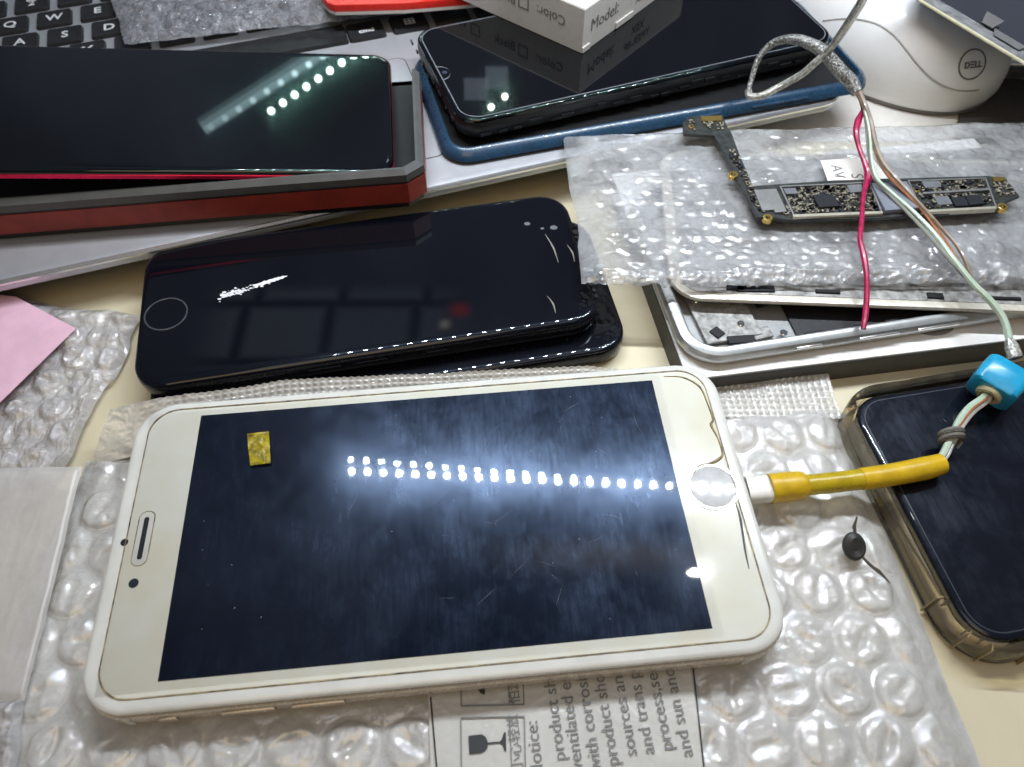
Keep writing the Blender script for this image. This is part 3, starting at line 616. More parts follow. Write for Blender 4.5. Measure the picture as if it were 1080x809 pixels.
def scatter(pts, n, mbx, avoid=()):
    a, b, c, d = [at(u, v, BT) for u, v in pts]
    for _ in range(n):
        s_, t_ = random.random(), random.random(); p = a*(1-s_)*(1-t_)+b*s_*(1-t_)+c*s_*t_+d*(1-s_)*t_
        if any(abs(p.x-q_[0]) < q_[2] and abs(p.y-q_[1]) < q_[3] for q_ in avoid): continue
        w, h = random.choice(((.05, .09), (.09, .05), (.06, .12), (.12, .06), (.14, .14), (.05, .05))); mbx.box((p.x, p.y, BT+.025), (w, h, .06), .1)
scatter([(825, 226), (930, 222), (916, 195), (840, 198)], 330, mb); scatter([(978, 219), (1048, 215), (1038, 190), (962, 193)], 150, mb)
scatter([(800, 222), (806, 224), (776, 160), (768, 158)], 40, mb); scatter([(724, 138), (768, 138), (762, 127), (727, 126)], 18, mb); scatter([(1054, 207), (1070, 206), (1060, 192), (1046, 194)], 22, mb)
mb.build('surface_components', M['smd'], pcb, world=True, smooth=False)['kind'] = 'stuff'
mb = MB(); scatter([(825, 226), (930, 222), (916, 195), (840, 198)], 120, mb); scatter([(978, 219), (1048, 215), (1038, 190), (962, 193)], 90, mb); scatter([(800, 224), (808, 226), (780, 166), (768, 160)], 26, mb)
mb.build('dark_components', M['chip'], pcb, world=True, smooth=False)['kind'] = 'stuff'
plate('rim_strip', [(836, 226), (931, 222.4), (931.5, 225), (837, 229)], -.05, .10, M['solder'], .01)
plate('rim_strip', [(972, 221.4), (1050, 217.3), (1051, 220), (973, 224)], -.05, .10, M['solder'], .01)
# ------------------------------------------------------------------ two stacked black phones
bang = math.radians(11.0); cs, sn = math.cos(bang), math.sin(bang); E1 = Vector((cs, sn, 0)); E2 = Vector((-sn, cs, 0))
def black_phone(lab, left, right, front, W, z0, top, L=None):
    zt = z0+.72; l, r, f = at(*left, zt) if left else None, at(*right, zt), at(*front, zt-.05)
    if L is None: L = (r-l).dot(E1)
    c0 = E1*(r.dot(E1)-L/2)+E2*(f.dot(E2)+W/2)
    o = thing('phone', lab, 'phone', (c0.x, c0.y, z0), bang, 'stacked black phones')
    mb = MB(); slab(mb, L, W, .98, [(.22, 0), (.08, .05), (.015, .16), (0, .3), (0, .42), (.012, .54), (.035, .594), (.2, .596)], 12); mb.build('frame', M['blackframe'], o)
    mb = MB(); slab(mb, L-.06, W-.06, .95, [(.015, .60), (.0, .635), (.03, .675), (.07, .70), (.13, .716), (.19, .72), (.3, .72)], 12); mb.build('screen_glass', M['blackglass'], o)
    for x, w in ((-.2, .95), (-1.5, .95), (1.7, .6)): mb = MB(); mb.box((x, -W/2-.0, .38), (w, .06, .12), 0, .025); mb.build('side_button', M['blackframe'], o)
    return o, L
ph2, L2 = black_phone('lower of two stacked black phones, sticking out at front right', None, (661, 350), (560, 384), 5.75, .01, False, 13.9)
ph1, L1 = black_phone('upper of two stacked black phones, home button at left, white scuff on glass', (144, 345), (634, 318), (480, 361), 5.6, .74, True)
ztop = .74+.72; p = at(175, 331, ztop); pl = FR[ph1.name].inverted() @ p
mb = MB(); ringslab(mb, 1.26, 1.26, .63, .05, .70, .726, 12, pl.x, pl.y, .004); mb.build('home_button', mat('home_ring_dark', (.16, .165, .18), .25, metal=.7), ph1)
mb = MB(); up_, dn_ = [], []
for k in range(26):
    t_ = .42+.58*k/25; u = 240+63*t_; v = 309.5-18.5*t_; w_ = 3.0*math.sin(math.pi*min(1, max(.03, (t_-.40)/.62)))**.6*random.uniform(.55, 1.15)
    up_.append(at(u+random.uniform(-.5, .5), v-w_*.7, ztop+.004)); dn_.append(at(u+random.uniform(-.5, .5), v+w_*.8, ztop+.004))
mb.add([p for q_ in zip(up_, dn_) for p in q_], [(2*k, 2*k+1, 2*k+3, 2*k+2) for k in range(25)])
for k in range(95):
    t_ = random.random()**1.3*.9; u = 231+72*t_; v = 313-21.5*t_+random.gauss(0, 1.7)
    p = at(u, v, ztop+.004); r_ = random.uniform(.008, .045)*(1.3 if t_ < .4 else .8); m_ = random.randint(4, 6); a0 = random.random()*6
    mb.loft([[(p.x+r_*random.uniform(.6, 1.3)*math.cos(a0+6.283*i/m_)*1.5, p.y+r_*random.uniform(.5, 1)*math.sin(a0+6.283*i/m_), ztop+.001+dz) for i in range(m_)] for dz in (0, .006+k*.0001)], False, True)
mb.build('white_scuff', M['powder'], ph1, world=True, smooth=False)
for a, b in (((575, 247), (589, 277)), ((577, 312), (586, 330)), ((598, 258), (606, 276))):
    mb = MB(); A_, B_ = at(*a, ztop+.004), at(*b, ztop+.004); mb.tube([A_, (A_+B_)/2+Vector((.05, .02, 0)), B_], [.006, .03, .008], 5, 5); mb.build('crack', M['crack'], ph1, world=True)
mb = MB()
for k in range(13):
    p = at(606+k*1.9+random.uniform(-2, 1), 238+k*6.2, ztop); r_ = random.uniform(.05, .13); m_ = 5; a0 = random.random()*6
    mb.loft([[(p.x+r_*random.uniform(.6, 1.3)*math.cos(a0+6.283*i/m_), p.y+r_*random.uniform(.6, 1.4)*math.sin(a0+6.283*i/m_), ztop-.06+dz) for i in range(m_)] for dz in (0, .075)], False, True)
mb.build('chipped_edge', M['dark'], ph1, world=True, smooth=False)
for (u, v, r_) in ((584, 240, .12), (572, 241, .06), (556, 236, .1)):
    p = at(u, v, ztop); mb = MB(); disc(mb, p.x, p.y, r_, ztop-.01, ztop+.003, 14, 0, .8); mb.build('smear_spot', mat('smear', (.10, .11, .13), .5), ph1, world=True)
# ------------------------------------------------------------------ bubble mailer bag under the large phone
PCX, PCY, PTH, ZS = -1.90402, 8.34389, .0919055, 1.45
pcs, psn = math.cos(PTH), math.sin(PTH)
def loc(u, v, z=ZS):
    w = at(u, v, z); x, y = w.x-PCX, w.y-PCY; return (pcs*x+psn*y, -psn*x+pcs*y)
bg = thing('bubble_mailer', 'clear bubble mailer bag with printed strip under the large white phone', 'bubble bag', (0, 7, 0))
BG = [at(-75, 860, .35), at(1062, 860, .35), at(886, 424, .35), at(88, 482, .35)]
pl0, pl1 = at(455, 740, .6), at(729, 700, .6); pl2, pl3 = at(461, 812, .6), at(741, 812, .6)
def undr(x, y, m=.0):
    X, Y = x-PCX, y-PCY; lx, ly = pcs*X+psn*Y, -psn*X+pcs*Y
    return np.clip(np.maximum(np.abs(lx)-7.9, np.abs(ly)-4.0)+m, 0, 1)
def band(x, y):
    xl = pl2.x+(y-pl2.y)/(pl0.y-pl2.y)*(pl0.x-pl2.x); xr = pl3.x+(y-pl3.y)/(pl1.y-pl3.y)*(pl1.x-pl3.x)
    return np.clip(np.minimum(x-xl+.12, xr+.12-x)/.25, 0, 1)*(y < 9)
def bagf(x, y, s, t):
    e = edgefall(s, t, .035); un = np.clip(undr(x, y)/.5, 0, 1)
    b = band(x, y); keep = (1-b)*un*e
    bb = bubbles(x+.3, y+.1, 1.3, .58, 11, .8); h = .16*bb+.03*np.clip(bb*2, 0, 1)*(fbm(x*2.6, y*2.6, 16, 3, True)-.3)
    z = .08+.30*e+.05*fbm(x*.35, y*.35, 12, 3)*un+h*keep+.035*fbm(x*.9, y*.9, 14, 4, True)*un*(1-.6*b)+.008*fbm(x*4, y*4, 15, 2, True)*un
    return np.where(un < .05, np.minimum(z, .60), z)
o = sheet('bubble_sheet', BG, 560, 330, bagf, M['bag'], bg, seed=11, wavy=.10)
# back layer of the bag and its sealed, dotted strip
def stripf(x, y, s, t):
    dots = np.clip(np.cos(s*1230*.5)*.5+.5, 0, 1)*np.clip(np.cos(t*9*2*math.pi)*.5+.5, 0, 1)
    back = np.clip((4.2-x)/2.0, 0, 1)
    z0 = .30+t*(.62*back+.10)+.06*fbm(x*.5, y*.5, 71, 3)*(.3+t)
    left = np.clip((.16-s)/.16, 0, 1)
    return z0+.05*dots*(1-left)+left*(.10*fbm(x*1.5, y*1.5, 73, 4, True)+.25*t)
ST = [at(95, 492, .35), at(884, 438, .35), at(876, 374, .95), at(128, 437, .95)]
pts_t = [at(u, v, .9) for u, v in ((122, 440), (180, 424), (300, 404), (440, 397.5), (600, 390), (700, 384), (760, 380), (876, 373.5))]
def strip():
    nu, nv = 780, 60; S, T = np.meshgrid(np.linspace(0, 1, nu), np.linspace(0, 1, nv), indexing='ij')
    lo = [at(u, v, .35) for u, v in ((95, 492), (180, 470), (300, 450), (440, 440), (600, 432), (700, 436), (770, 440), (889, 441))]
    k = np.linspace(0, 1, 8); kk = [0, .07, .22, .41, .62, .75, .83, 1]
    fx = lambda L_, i: np.interp(S, kk, [p[i] for p in L_])
    x = fx(lo, 0)*(1-T)+fx(pts_t, 0)*T; y = fx(lo, 1)*(1-T)+fx(pts_t, 1)*T; z = stripf(x, y, S, T)
    V = np.stack([x, y-7, z], -1).reshape(-1, 3); idx = np.arange(nu*nv).reshape(nu, nv)
    F_ = np.stack([idx[:-1, :-1], idx[1:, :-1], idx[1:, 1:], idx[:-1, 1:]], -1).reshape(-1, 4)
    me = bpy.data.meshes.new('sealed_strip'); me.from_pydata(V.tolist(), [], F_.tolist()); me.update(); return me
link('sealed_strip', strip(), film('sealed_film', (.90, .88, .83), .70, .14, .15, 4, .12, transl=.3, gl=.05), bg, angle=None)
# printed strip
xb, yb = (pl1-pl0).normalized(), None
pw = (pl0-pl2).normalized(); zP = .545
def pq(u, v, z=zP): return at(u, v, z)
pt = sheet('printed_strip', [at(456, 860, zP), at(750, 860, zP), at(722, 655, zP), at(449, 665, zP)], 90, 70, lambda x, y, s, t: zP-.02+.018*fbm(x*1.2, y*1.2, 91, 4, True), M['bagflat'], bg, seed=91, wavy=.0)
zI = zP+.022
for a, b in (((454, 735), (461, 815)), ((729.5, 690), (743, 815))):
    mb = MB(); mb.tube([at(*a, zI), at(*b, zI)], .018, 5, 0); mb.build('border_line', M['ink'], pt, world=True)
def rect(u0, v0, u1, v1, th_=.016):
    P = [at(u0, v0, zI), at(u1, v0-1.5, zI), at(u1+1.5, v1-1.5, zI), at(u0+1, v1, zI)]
    mb = MB()
    for i in range(4): mb.tube([P[i], P[(i+1) % 4]], th_, 4, 0)
    return mb.build('symbol_frame', M['greyink'], pt, world=True)
rect(486, 757, 553, 830); rect(485.5, 700, 551, 744.5)
for a, b in (((537.5, 757), (540.5, 830)), ((535, 700), (537.5, 742))):
    mb = MB(); mb.tube([at(*a, zI), at(*b, zI)], .014, 4, 0); mb.build('divider', M['greyink'], pt, world=True)
def flat(name, pts):
    P = [at(u, v, zI) for u, v in pts]; mb = MB(); mb.add([(p.x, p.y, p.z) for p in P], [tuple(range(len(P)))]); return mb.build(name, M['ink'], pt, world=True, smooth=False)
flat('glass_symbol', [(494, 776), (508, 774.5), (512, 777), (514, 781), (514.5, 783), (527, 782), (529, 780), (531.5, 772.5), (533.5, 772.5), (534, 792), (532, 792), (530, 785.5), (527, 783.8), (514.5, 785), (514, 789), (511, 792.5), (508, 794), (495, 795.5)])
flat('umbrella_symbol', [(498, 718), (506, 716), (514, 716), (525, 714.5), (526.5, 719), (523.5, 722), (523, 720), (524.5, 718.5), (523, 716.6), (513, 718), (511, 733), (507, 731), (503, 726), (500, 722)])
pT = (at(566, 760, zI)-at(572, 809, zI)).normalized(); pR = (at(640, 757, zI)-at(600, 760, zI)).normalized()
text('小心轻放', .29, at(551.5, 813, zI), pT, -pR, M['greyink'], pt, 'lettering', depth=.001); text('怕湿', .29, at(548, 742, zI), pT, -pR, M['greyink'], pt, 'lettering', depth=.001)
for s_, u, v in (('Notice:', 574, 826), ('product should be kept', 597, 807), ('ventilated environment', 615.5, 817), ('with corrosive', 635, 818), ('product should not', 653.5, 812), ('sources and', 672.5, 802), ('and trans portation', 691, 800), ('process,severe', 710.5, 796), ('and sun and rain', 731.5, 803)):
    text(s_, .388, at(u, v-5, zI), pT, -pR, M['greyink'], pt, 'lettering', depth=.001, sx=1.0)
# ------------------------------------------------------------------ large white phone
ph = thing('phone', 'large white phone with smeared dark screen in the foreground, plugged into yellow cable', 'phone', (PCX, PCY, 0), PTH)
BX, BY, PL, PW = .03, -.05, 15.66, 8.0
mb = MB(); slab(mb, PL, PW, 1.08, [(.2, .62), (.02, .68), (-.03, .80), (-.04, .98), (-.03, 1.12), (.0, 1.20), (.05, 1.244), (.3, 1.246)], 14, BX, BY); mb.build('frame', M['gold'], ph)
mb = MB(); slab(mb, PL-.04, PW-.04, 1.06, [(.06, 1.25), (.025, 1.27), (.0, 1.31), (.02, 1.38), (.06, 1.415), (.12, 1.43), (.2, 1.432), (.4, 1.432)], 14, BX, BY); mb.build('bezel', M['rimwhite'], ph)
mb = MB(); slab(mb, PL-.8, PW-.62, .72, [(0, 1.40), (0, 1.436), (.01, 1.44), (.1, 1.44)], 12, BX+.02, BY+.02); mb.build('glass_front', M['cream'], ph)
mb = MB(); mb.box((0, 0, 1.436), (12.18, 6.85, .024)); mb.build('screen', M['mainscreen'], ph, smooth=False)
mb = MB(); R_ = rr(PL-.76, PW-.58, .74, 12, BX+.02, BY+.02)
pth = []
for i, (x, y) in enumerate(R_): pth.append(Vector((x, y, 1.443)))
mb.tube(pth+[pth[0]], [.014+.014*random.random() for _ in range(50)], 5, 0); mb.build('grime_line', M['seam'], ph)
crk = [(700, 397), (720, 398), (738, 408), (746, 425), (752, 442), (750, 448), (757, 462), (762, 478), (757, 485), (748, 489), (737, 492), (731, 500)]
mb = MB(); mb.tube([Vector((*loc(u, v, 1.45), 1.446)) for u, v in crk], [.012, .02, .03, .02, .03, .045, .02, .03, .05, .03, .03, .015], 5, 4); mb.build('grime_line', M['grime'], ph, label='brown grime line wandering from the top edge to the home button')
mb = MB(); mb.tube([Vector((*loc(u, v, 1.45), 1.447)) for u, v in ((776, 530), (781, 548), (786, 580), (790, 600))], [.012, .03, .03, .01], 5, 4); mb.build('grime_line', M['steel'], ph)
hx, hy = 6.96, .06
mb = MB(); ringslab(mb, 1.34, 1.30, .64, .09, 1.42, 1.458, 14, hx, hy, .02); hb = mb.build('home_button', M['steel'], ph)
mb = MB(); mb.loft([[(hx+.57*k*math.cos(6.28318*i/32), hy+.555*k*math.sin(6.28318*i/32), z) for i in range(32)] for k, z in ((1, 1.44), (1, 1.452), (.97, 1.453), (.8, 1.453))]); mb.build('button_face', M['homewhite'], hb)
mb = MB(); slab(mb, .36, 1.4, .17, [(0, 1.43), (0, 1.444), (.015, 1.447)], 6, -7.0, 0.0); sp_o = mb.build('earpiece', M['rimwhite'], ph)
mb = MB(); ringslab(mb, .40, 1.44, .19, .03, 1.43, 1.4465, 6, -7.0, 0.0, .004); mb.build('earpiece_outline', M['seam'], sp_o)
mb = MB(); slab(mb, .12, 1.1, .055, [(0, 1.44), (0, 1.4495)], 5, -7.0, 0.0); mb.build('speaker_slot', M['dark'], sp_o)
mb = MB(); disc(mb, -7.02, -1.13, .115, 1.43, 1.448, 20); mb.build('front_camera', mat('lens_dark', (.03, .035, .05), .08), ph)
mb = MB(); disc(mb, -7.43, -.07, .09, 1.43, 1.449, 20); mb.build('sensor', M['dark'], ph)
for x, w in ((-4.2, 1.15), (-2.7, 1.15), (-5.9, .4)): mb = MB(); mb.box((x, BY-PW/2-.05, 1.0), (w, .08, .2), 0, .04); mb.build('side_button', M['gold'], ph)
for x in (-6.75, 6.8): mb = MB(); mb.box((x, BY-PW/2-.02, .97), (.16, .05, .4)); mb.build('antenna_line', M['rimwhite'], ph)
mb = MB(); mb.box((BX+PL/2, -.08, 1.02), (.06, .95, .34), 0, .02); mb.build('charging_port', M['dark'], ph)
scm = mat('hair_scratch', (.15, .17, .21), .5)
for k in range(26):
    x = random.gauss(2.2, 2.2); y = random.uniform(-2.6, 2.8); a_ = random.choice((.75, 1.2, -.5, 2.0))+random.gauss(0, .25); l_ = random.uniform(.12, .75)
    if abs(x) > 5.7: continue
    mb = MB(); mb.tube([Vector((x-math.cos(a_)*l_/2, y-math.sin(a_)*l_/2, 1.449)), Vector((x+random.gauss(0, .03), y, 1.4495)), Vector((x+math.cos(a_)*l_/2, y+math.sin(a_)*l_/2, 1.449))], [.001, .0045, .001], 4, 4); mb.build('scratch', scm, ph)
for k in range(20):
    x, y = random.uniform(-5.8, 5.8), random.uniform(-3.2, 3.2); mb = MB(); disc(mb, x, y, random.uniform(.008, .022), 1.445, 1.4505, 7); mb.build('dust_speck', scm, ph)
# clear protector, very slightly twisted so lamps mirror twice
nu, nv = 40, 24; V = []; F_ = []
for i in range(nu):
    for j in range(nv):
        x = -7.38+i/(nu-1)*(6.30+7.38); y = -3.62+j/(nv-1)*7.24
        ang = .0095*max(0, min(1.1, (5.8-x)/6.8)); V.append((x, y, 1.497+ang*(y-.4)))
for i in range(nu-1):
    for j in range(nv-1): F_.append((i*nv+j, (i+1)*nv+j, (i+1)*nv+j+1, i*nv+j+1))
mb = MB(); mb.add(V, F_); mb.build('screen_protector', M['protector'], ph, angle=None)
# tape
tp = [Vector((*loc(u, v, 1.5), 0)) for u, v in ((264.5, 492), (286.5, 489), (284, 456), (261.5, 458.5))]
Pm = FR[ph.name]; cs_ = [Pm @ p for p in tp]
o = sheet('tape_piece', [(c.x, c.y) for c in cs_], 14, 20, lambda x, y, s, t: 1.53+.010*fbm(x*5, y*5, 81, 3, True), M['kapton'], None, loc=(cs_[0].x, cs_[0].y, 1.49), seed=81, wavy=.05)
tag(o, 'small amber tape piece stuck on the dark screen of the white phone', 'tape')
# ------------------------------------------------------------------ component with two leads
zc = .72
cmpn = thing('disc_component', 'small black disc component with two bent leads on the bubble bag', 'component', at(902, 580, .5))
c0 = at(901, 576, zc+.1); mb = MB(); mb.loft([[(c0.x+.30*k*math.cos(6.283*i/24), c0.y+.32*k*math.sin(6.283*i/24), zc+dz+.12*math.sin(6.283*i/24)-.03*math.cos(6.283*i/24)) for i in range(24)] for k, dz in ((.85, .0), (1, .05), (1, .12), (.86, .17), (.4, .19))]); mb.build('disc', M['component'], cmpn, world=True)
mb = MB(); mb.tube([at(u, v, z) for u, v, z in ((900, 567, zc+.1), (901.5, 560, zc+.12), (901, 555, zc+.15), (904, 545, zc+.25))], [.03, .045, .05, .02], 6, 5); mb.build('lead', M['lead'], cmpn, world=True)
mb = MB(); mb.tube([at(u, v, z) for u, v, z in ((910, 588, zc+.1), (919, 597, zc+.1), (927, 603, zc+.08), (939, 615, zc+.02))], [.03, .04, .05, .01], 6, 5); mb.build('lead', M['lead'], cmpn, world=True)
# ------------------------------------------------------------------ phone in yellowed clear case (right)
zg = .92
TLc, BLc, TRc = at(889, 408, zg), at(1000, 690, zg), at(1085, 379, zg)
a, b = at(930, 404, zg), at(1080, 380, zg); thc = math.atan2(b.y-a.y, b.x-a.x)
X = Vector((math.cos(thc), math.sin(thc), 0)); Y = Vector((-X.y, X.x, 0))
cw, chh = 7.6, (a-at(1045, 697, zg)).dot(Y)
lf = at(985, 640, zg); lf2 = at(893, 430, zg); ox = (lf.dot(X)+lf2.dot(X))/2
c0 = X*(ox+cw/2)+Y*(a.dot(Y)-chh/2)
Mc = thing('phone_case', 'yellowed clear plastic case around the black phone at right', 'phone case', (c0.x, c0.y, .0), thc)
mb = MB(); prof = [(.35, .01), (.12, .06), (.0, .2), (0, .85), (.03, .95), (.1, 1.0), (.2, .99), (.27, .92), (.29, .18), (.6, .17)]
slab(mb, cw, chh, 1.3, prof, 14); mb.build('shell', M['tpu'], Mc)
for (x, y, r_) in ((-cw/2+.03, -chh/2+1.55, 0), (-cw/2+1.55, -chh/2+.03, 1.57), (-cw/2+.26, -chh/2+.62, .6), (-cw/2+.62, -chh/2+.26, .97)):
    mb = MB(); mb.box((x, y, .55), (.2, .03, .88), r_); mb.build('bumper_groove', mat('groove_shade', (.30, .22, .10), .4), Mc)
cph = thing('phone', 'black phone lying in the yellowed clear case under the yellow cable', 'phone', (c0.x, c0.y, .19), thc)
mb = MB(); slab(mb, cw-.66, chh-.66, .9, [(.15, 0), (.03, .08), (0, .25), (0, .5), (.03, .58)], 12); mb.build('frame', M['blackframe'], cph)
mb = MB(); slab(mb, cw-.68, chh-.68, .9, [(0, .56), (.0, .62), (.02, .66), (.06, .69), (.12, .7), (.2, .7), (.3, .7)], 12); mb.build('screen_glass', M['caseglass'], cph)
mb = MB(); ringslab(mb, cw-1.0, chh-1.0, .74, .03, .69, .703, 12, b=.001); mb.build('bezel_line', mat('bezel_edge', (.05, .055, .065), .2), cph)
# ------------------------------------------------------------------ cable: braid, wires, bead, knot, yellow sleeve, plug
cab = thing('repair_cable', 'stripped charging cable with braid, coloured wires, blue bead and yellow sleeve', 'cable', at(910, 480, 0))
def wire(name, pts, r, m, n=8, lab=None):
    mb = MB(); mb.tube([at(u, v, z) for u, v, z in pts], r, n, 7); return mb.build(name, m, cab, world=True, label=lab)
wire('outer_jacket', [(916, -14, 8.5), (908, 3, 7.4), (895, 24, 6.2), (882, 43, 5.2), (872, 55, 4.6), (860, 66, 4.2), (846, 78, 3.7), (825, 90, 3.2), (803, 101, 2.9), (791, 101, 2.8), (789, 95, 2.9)], .125, M['jacket'], 10)
wire('braided_shield', [(789, 97, 2.9), (793, 82, 3.2), (800, 62, 3.7), (812, 48, 4.1), (826, 42, 4.4), (842, 42, 4.6), (856, 47, 4.6), (866, 53, 4.5), (876, 63, 4.4), (888, 77, 4.2), (898, 87, 4.0), (904, 98, 3.85)], [.08, .09, .10, .12, .14, .17, .19, .21, .22, .23, .24, .18], M['braid'], 12)
wire('red_wire', [(905, 98, 3.85), (908, 107, 3.7), (910, 116, 3.55), (905, 128, 3.4), (903, 140, 3.3), (906, 156, 3.1), (912, 172, 2.95), (916, 185, 2.8), (913, 196, 2.75), (910, 212, 2.7), (909, 232, 2.65), (907, 252, 2.6), (911, 270, 2.5), (914, 290, 2.35), (914, 312, 2.1), (913, 330, 1.9), (910.5, 347, 1.75)], [.06, .06, .07, .12, .10, .07, .08, .14, .085, .07, .075, .08, .095, .08, .085, .09, .075], M['wirered'], 8)
wire('copper_wire', [(904, 98, 3.9), (910, 110, 3.75), (913, 122, 3.6), (918, 140, 3.4), (925, 165, 3.15), (938, 186, 2.95), (955, 203, 2.8), (973, 222, 2.7), (990, 245, 2.65), (1003, 264, 2.55), (1010, 276, 2.5)], .05, M['wirecopper'], 6)
wire('brown_wire', [(906, 98, 3.9), (912, 112, 3.75), (918, 130, 3.5), (922, 150, 3.3), (930, 171, 3.1), (944, 188, 2.95), (960, 205, 2.8), (978, 224, 2.75), (995, 243, 2.75), (1008, 258, 2.7), (1018, 275, 2.6), (1026, 296, 2.4), (1045, 320, 2.2), (1062, 345, 2.0), (1068, 370, 1.75)], [.1, .1, .1, .1, .1, .09, .08, .06, .055, .05, .055, .06, .06, .05, .05], M['wirebrown'], 7)
wire('grey_wire', [(907, 98, 3.9), (911, 114, 3.7), (914, 135, 3.4), (916, 160, 3.1), (921, 186, 2.9), (935, 202, 2.8), (955, 222, 2.75), (975, 243, 2.75), (998, 270, 2.7), (1018, 293, 2.5)], .05, M['wiregrey'], 6)
wire('green_wire', [(905, 98, 3.9), (912, 116, 3.7), (917, 140, 3.4), (919, 165, 3.15), (924, 187, 2.95), (940, 203, 2.85), (962, 222, 2.8), (985, 246, 2.75), (1007, 275, 2.7), (1026, 299, 2.5), (1045, 318, 2.3), (1058, 336, 2.1), (1064, 355, 1.9), (1069, 374, 1.7)], [.05, .05, .05, .05, .055, .06, .06, .07, .08, .09, .10, .10, .10, .10], M['wiregreen'], 8)
wire('frayed_jacket', [(1064, 357, 1.9), (1067, 366, 1.8), (1071, 378, 1.7)], [.10, .19, .2], M['jacket'], 9)
# blue bead
bc = at(1053, 403, 1.62); ax = (at(1046, 412, 1.5)-at(1071, 380, 1.75)).normalized(); sd = ax.cross(UP).normalized(); u3 = sd.cross(ax).normalized()
mb = MB(); rings = []
for k, s_ in ((-.46, .86), (-.40, .96), (-.1, 1.0), (.1, 1.0), (.40, .96), (.46, .86)):
    ring = []
    for x, y in rr(1.22*s_, 1.0*s_, .2, 3): ring.append(bc+ax*k+sd*x+u3*y)
    rings.append(ring)
mb.loft(rings); bead = mb.build('bead', M['cyan'], cab, world=True, angle=40)
mb = MB(); f0 = bc+ax*.44
mb.loft([[f0+ax*dz+(sd*math.cos(6.283*i/24)+u3*math.sin(6.283*i/24))*k for i in range(24)] for k, dz in ((.33, 0), (.33, .09), (.29, .13), (.2, .13), (.17, .02))], False, False); mb.build('ivory_bush', M['ivory'], bead, world=True)
mb = MB(); mb.loft([[f0+ax*.035+(sd*math.cos(6.283*i/20)+u3*math.sin(6.283*i/20))*k for i in range(20)] for k in (.19, .02)], False, True); mb.build('bore', M['dark'], bead, world=True)
fe = f0+ax*.05
def wire2(name, pts, r, m, n=8):
    mb = MB(); mb.tube([p if isinstance(p, Vector) else at(*p) for p in pts], r, n, 7); return mb.build(name, m, cab, world=True)
wire2('green_wire', [fe+sd*.05, (1036, 420, 1.5), (1022, 430, 1.48), (1012, 443, 1.45), (1006, 456, 1.4), (1000, 468, 1.38), (994, 480, 1.32), (985, 490, 1.28)], .095, M['wiregreen'])
wire2('white_wire', [fe-sd*.06, (1040, 424, 1.42), (1027, 434, 1.38), (1017, 446, 1.38), (1009, 460, 1.35), (1003, 470, 1.33), (998, 481, 1.28), (987, 493, 1.24)], .07, mat('white_wire', (.62, .60, .54), .3, coat=.3))
wire2('copper_wire', [fe, (1039, 421, 1.56), (1026, 431, 1.52), (1015, 445, 1.5), (1007, 457, 1.47), (1001, 469, 1.42), (995, 482, 1.36)], .035, M['wirecopper'], 6)
kc_ = at(1004, 461, 1.4); kp = []
for i in range(34):
    t_ = i/33*4*math.pi; kp.append(kc_+CR*(.27*math.cos(t_))+(CU*.11*math.sin(t_)+CB*.16*math.sin(t_))-CU*(.14*(i/33-.5)*2)-CR*.02)
kp += [kc_+CR*.12-CU*.3]
mb = MB(); mb.tube(kp, [.075, .09, .085, .095, .08, .04], 7, 3); mb.build('knot', M['cord'], cab, world=True)
sl = [(993, 489, 1.26), (975, 494, 1.24), (950, 499, 1.22), (925, 503, 1.2), (895, 507, 1.15), (868, 510, 1.12), (846, 512, 1.1)]
mb = MB(); mb.tube([at(*p) for p in sl], [.24, .265, .27, .27, .265, .27, .265], 16, 8); ys = mb.build('yellow_sleeve', M['yellowthin'], cab, world=True)
mb = MB(); mb.tube([at(*p) for p in ((993.5, 489, 1.26), (975, 494, 1.24), (950, 499, 1.22), (930, 502.3, 1.2), (908, 505.4, 1.17))], [.265, .30, .29, .29, .285], 16, 8); mb.build('outer_sleeve', M['yellow'], ys, world=True)
mb = MB(); mb.tube([at(*p) for p in ((850, 511.5, 1.08), (846, 512, 1.08), (836, 513, 1.07), (822, 514.3, 1.06), (811, 515.5, 1.06))], [.28, .36, .385, .385, .385], 16, 6); mb.build('boot_sleeve', M['yellow'], cab, world=True)
pa, pb = at(814, 515, 1.05), at(783, 517.5, 1.03); da = (pb-pa).normalized(); sa = Vector((-da.y, da.x, 0))
mb = MB(); mb.loft([[pa+da*k+sa*x*s_+UP*y*s_ for x, y in rr(.72, .46, .2, 5)] for k, s_ in ((0, 1), (.62, 1), (.66, .95))]); mb.build('plug', M['plug'], cab, world=True, angle=40)
# ------------------------------------------------------------------ left: clear wrap, pink paper, foam sheet, torn plastic
wc = [at(-40, 575, .2), at(62, 512, .2), at(146, 338, .2), at(-40, 300, .2)]
o = sheet('bubble_wrap', wc, 170, 200, wrapz(.30, .08, 1.0, .42, 41, .2, .05, .13), M['wrap'], loc=wc[1], seed=41, wavy=.35)
tag(o, 'clear shiny bubble wrap under the pink paper at the left edge', 'bubble wrap')
pk = [at(-75, 300, .75), at(18, 314, .75), at(79, 345, .75), at(-6, 430, .75), at(-120, 520, .75)]
def bend(p): return Vector((p.x, p.y, .72+.05*math.sin(p.x*1.1)))
mb = MB(); mb.loft([[bend(p) for p in pk], [bend(p)+Vector((0, 0, .02)) for p in pk]]); o = mb.build('pink_paper', M['pink'], loc=pk[2], smooth=False); tag(o, 'pale pink sheet of paper on clear bubble wrap at left edge', 'paper')
fs = [at(-60, 740, .78), at(22, 737, .78), at(86, 490, .78), at(-60, 492, .78)]
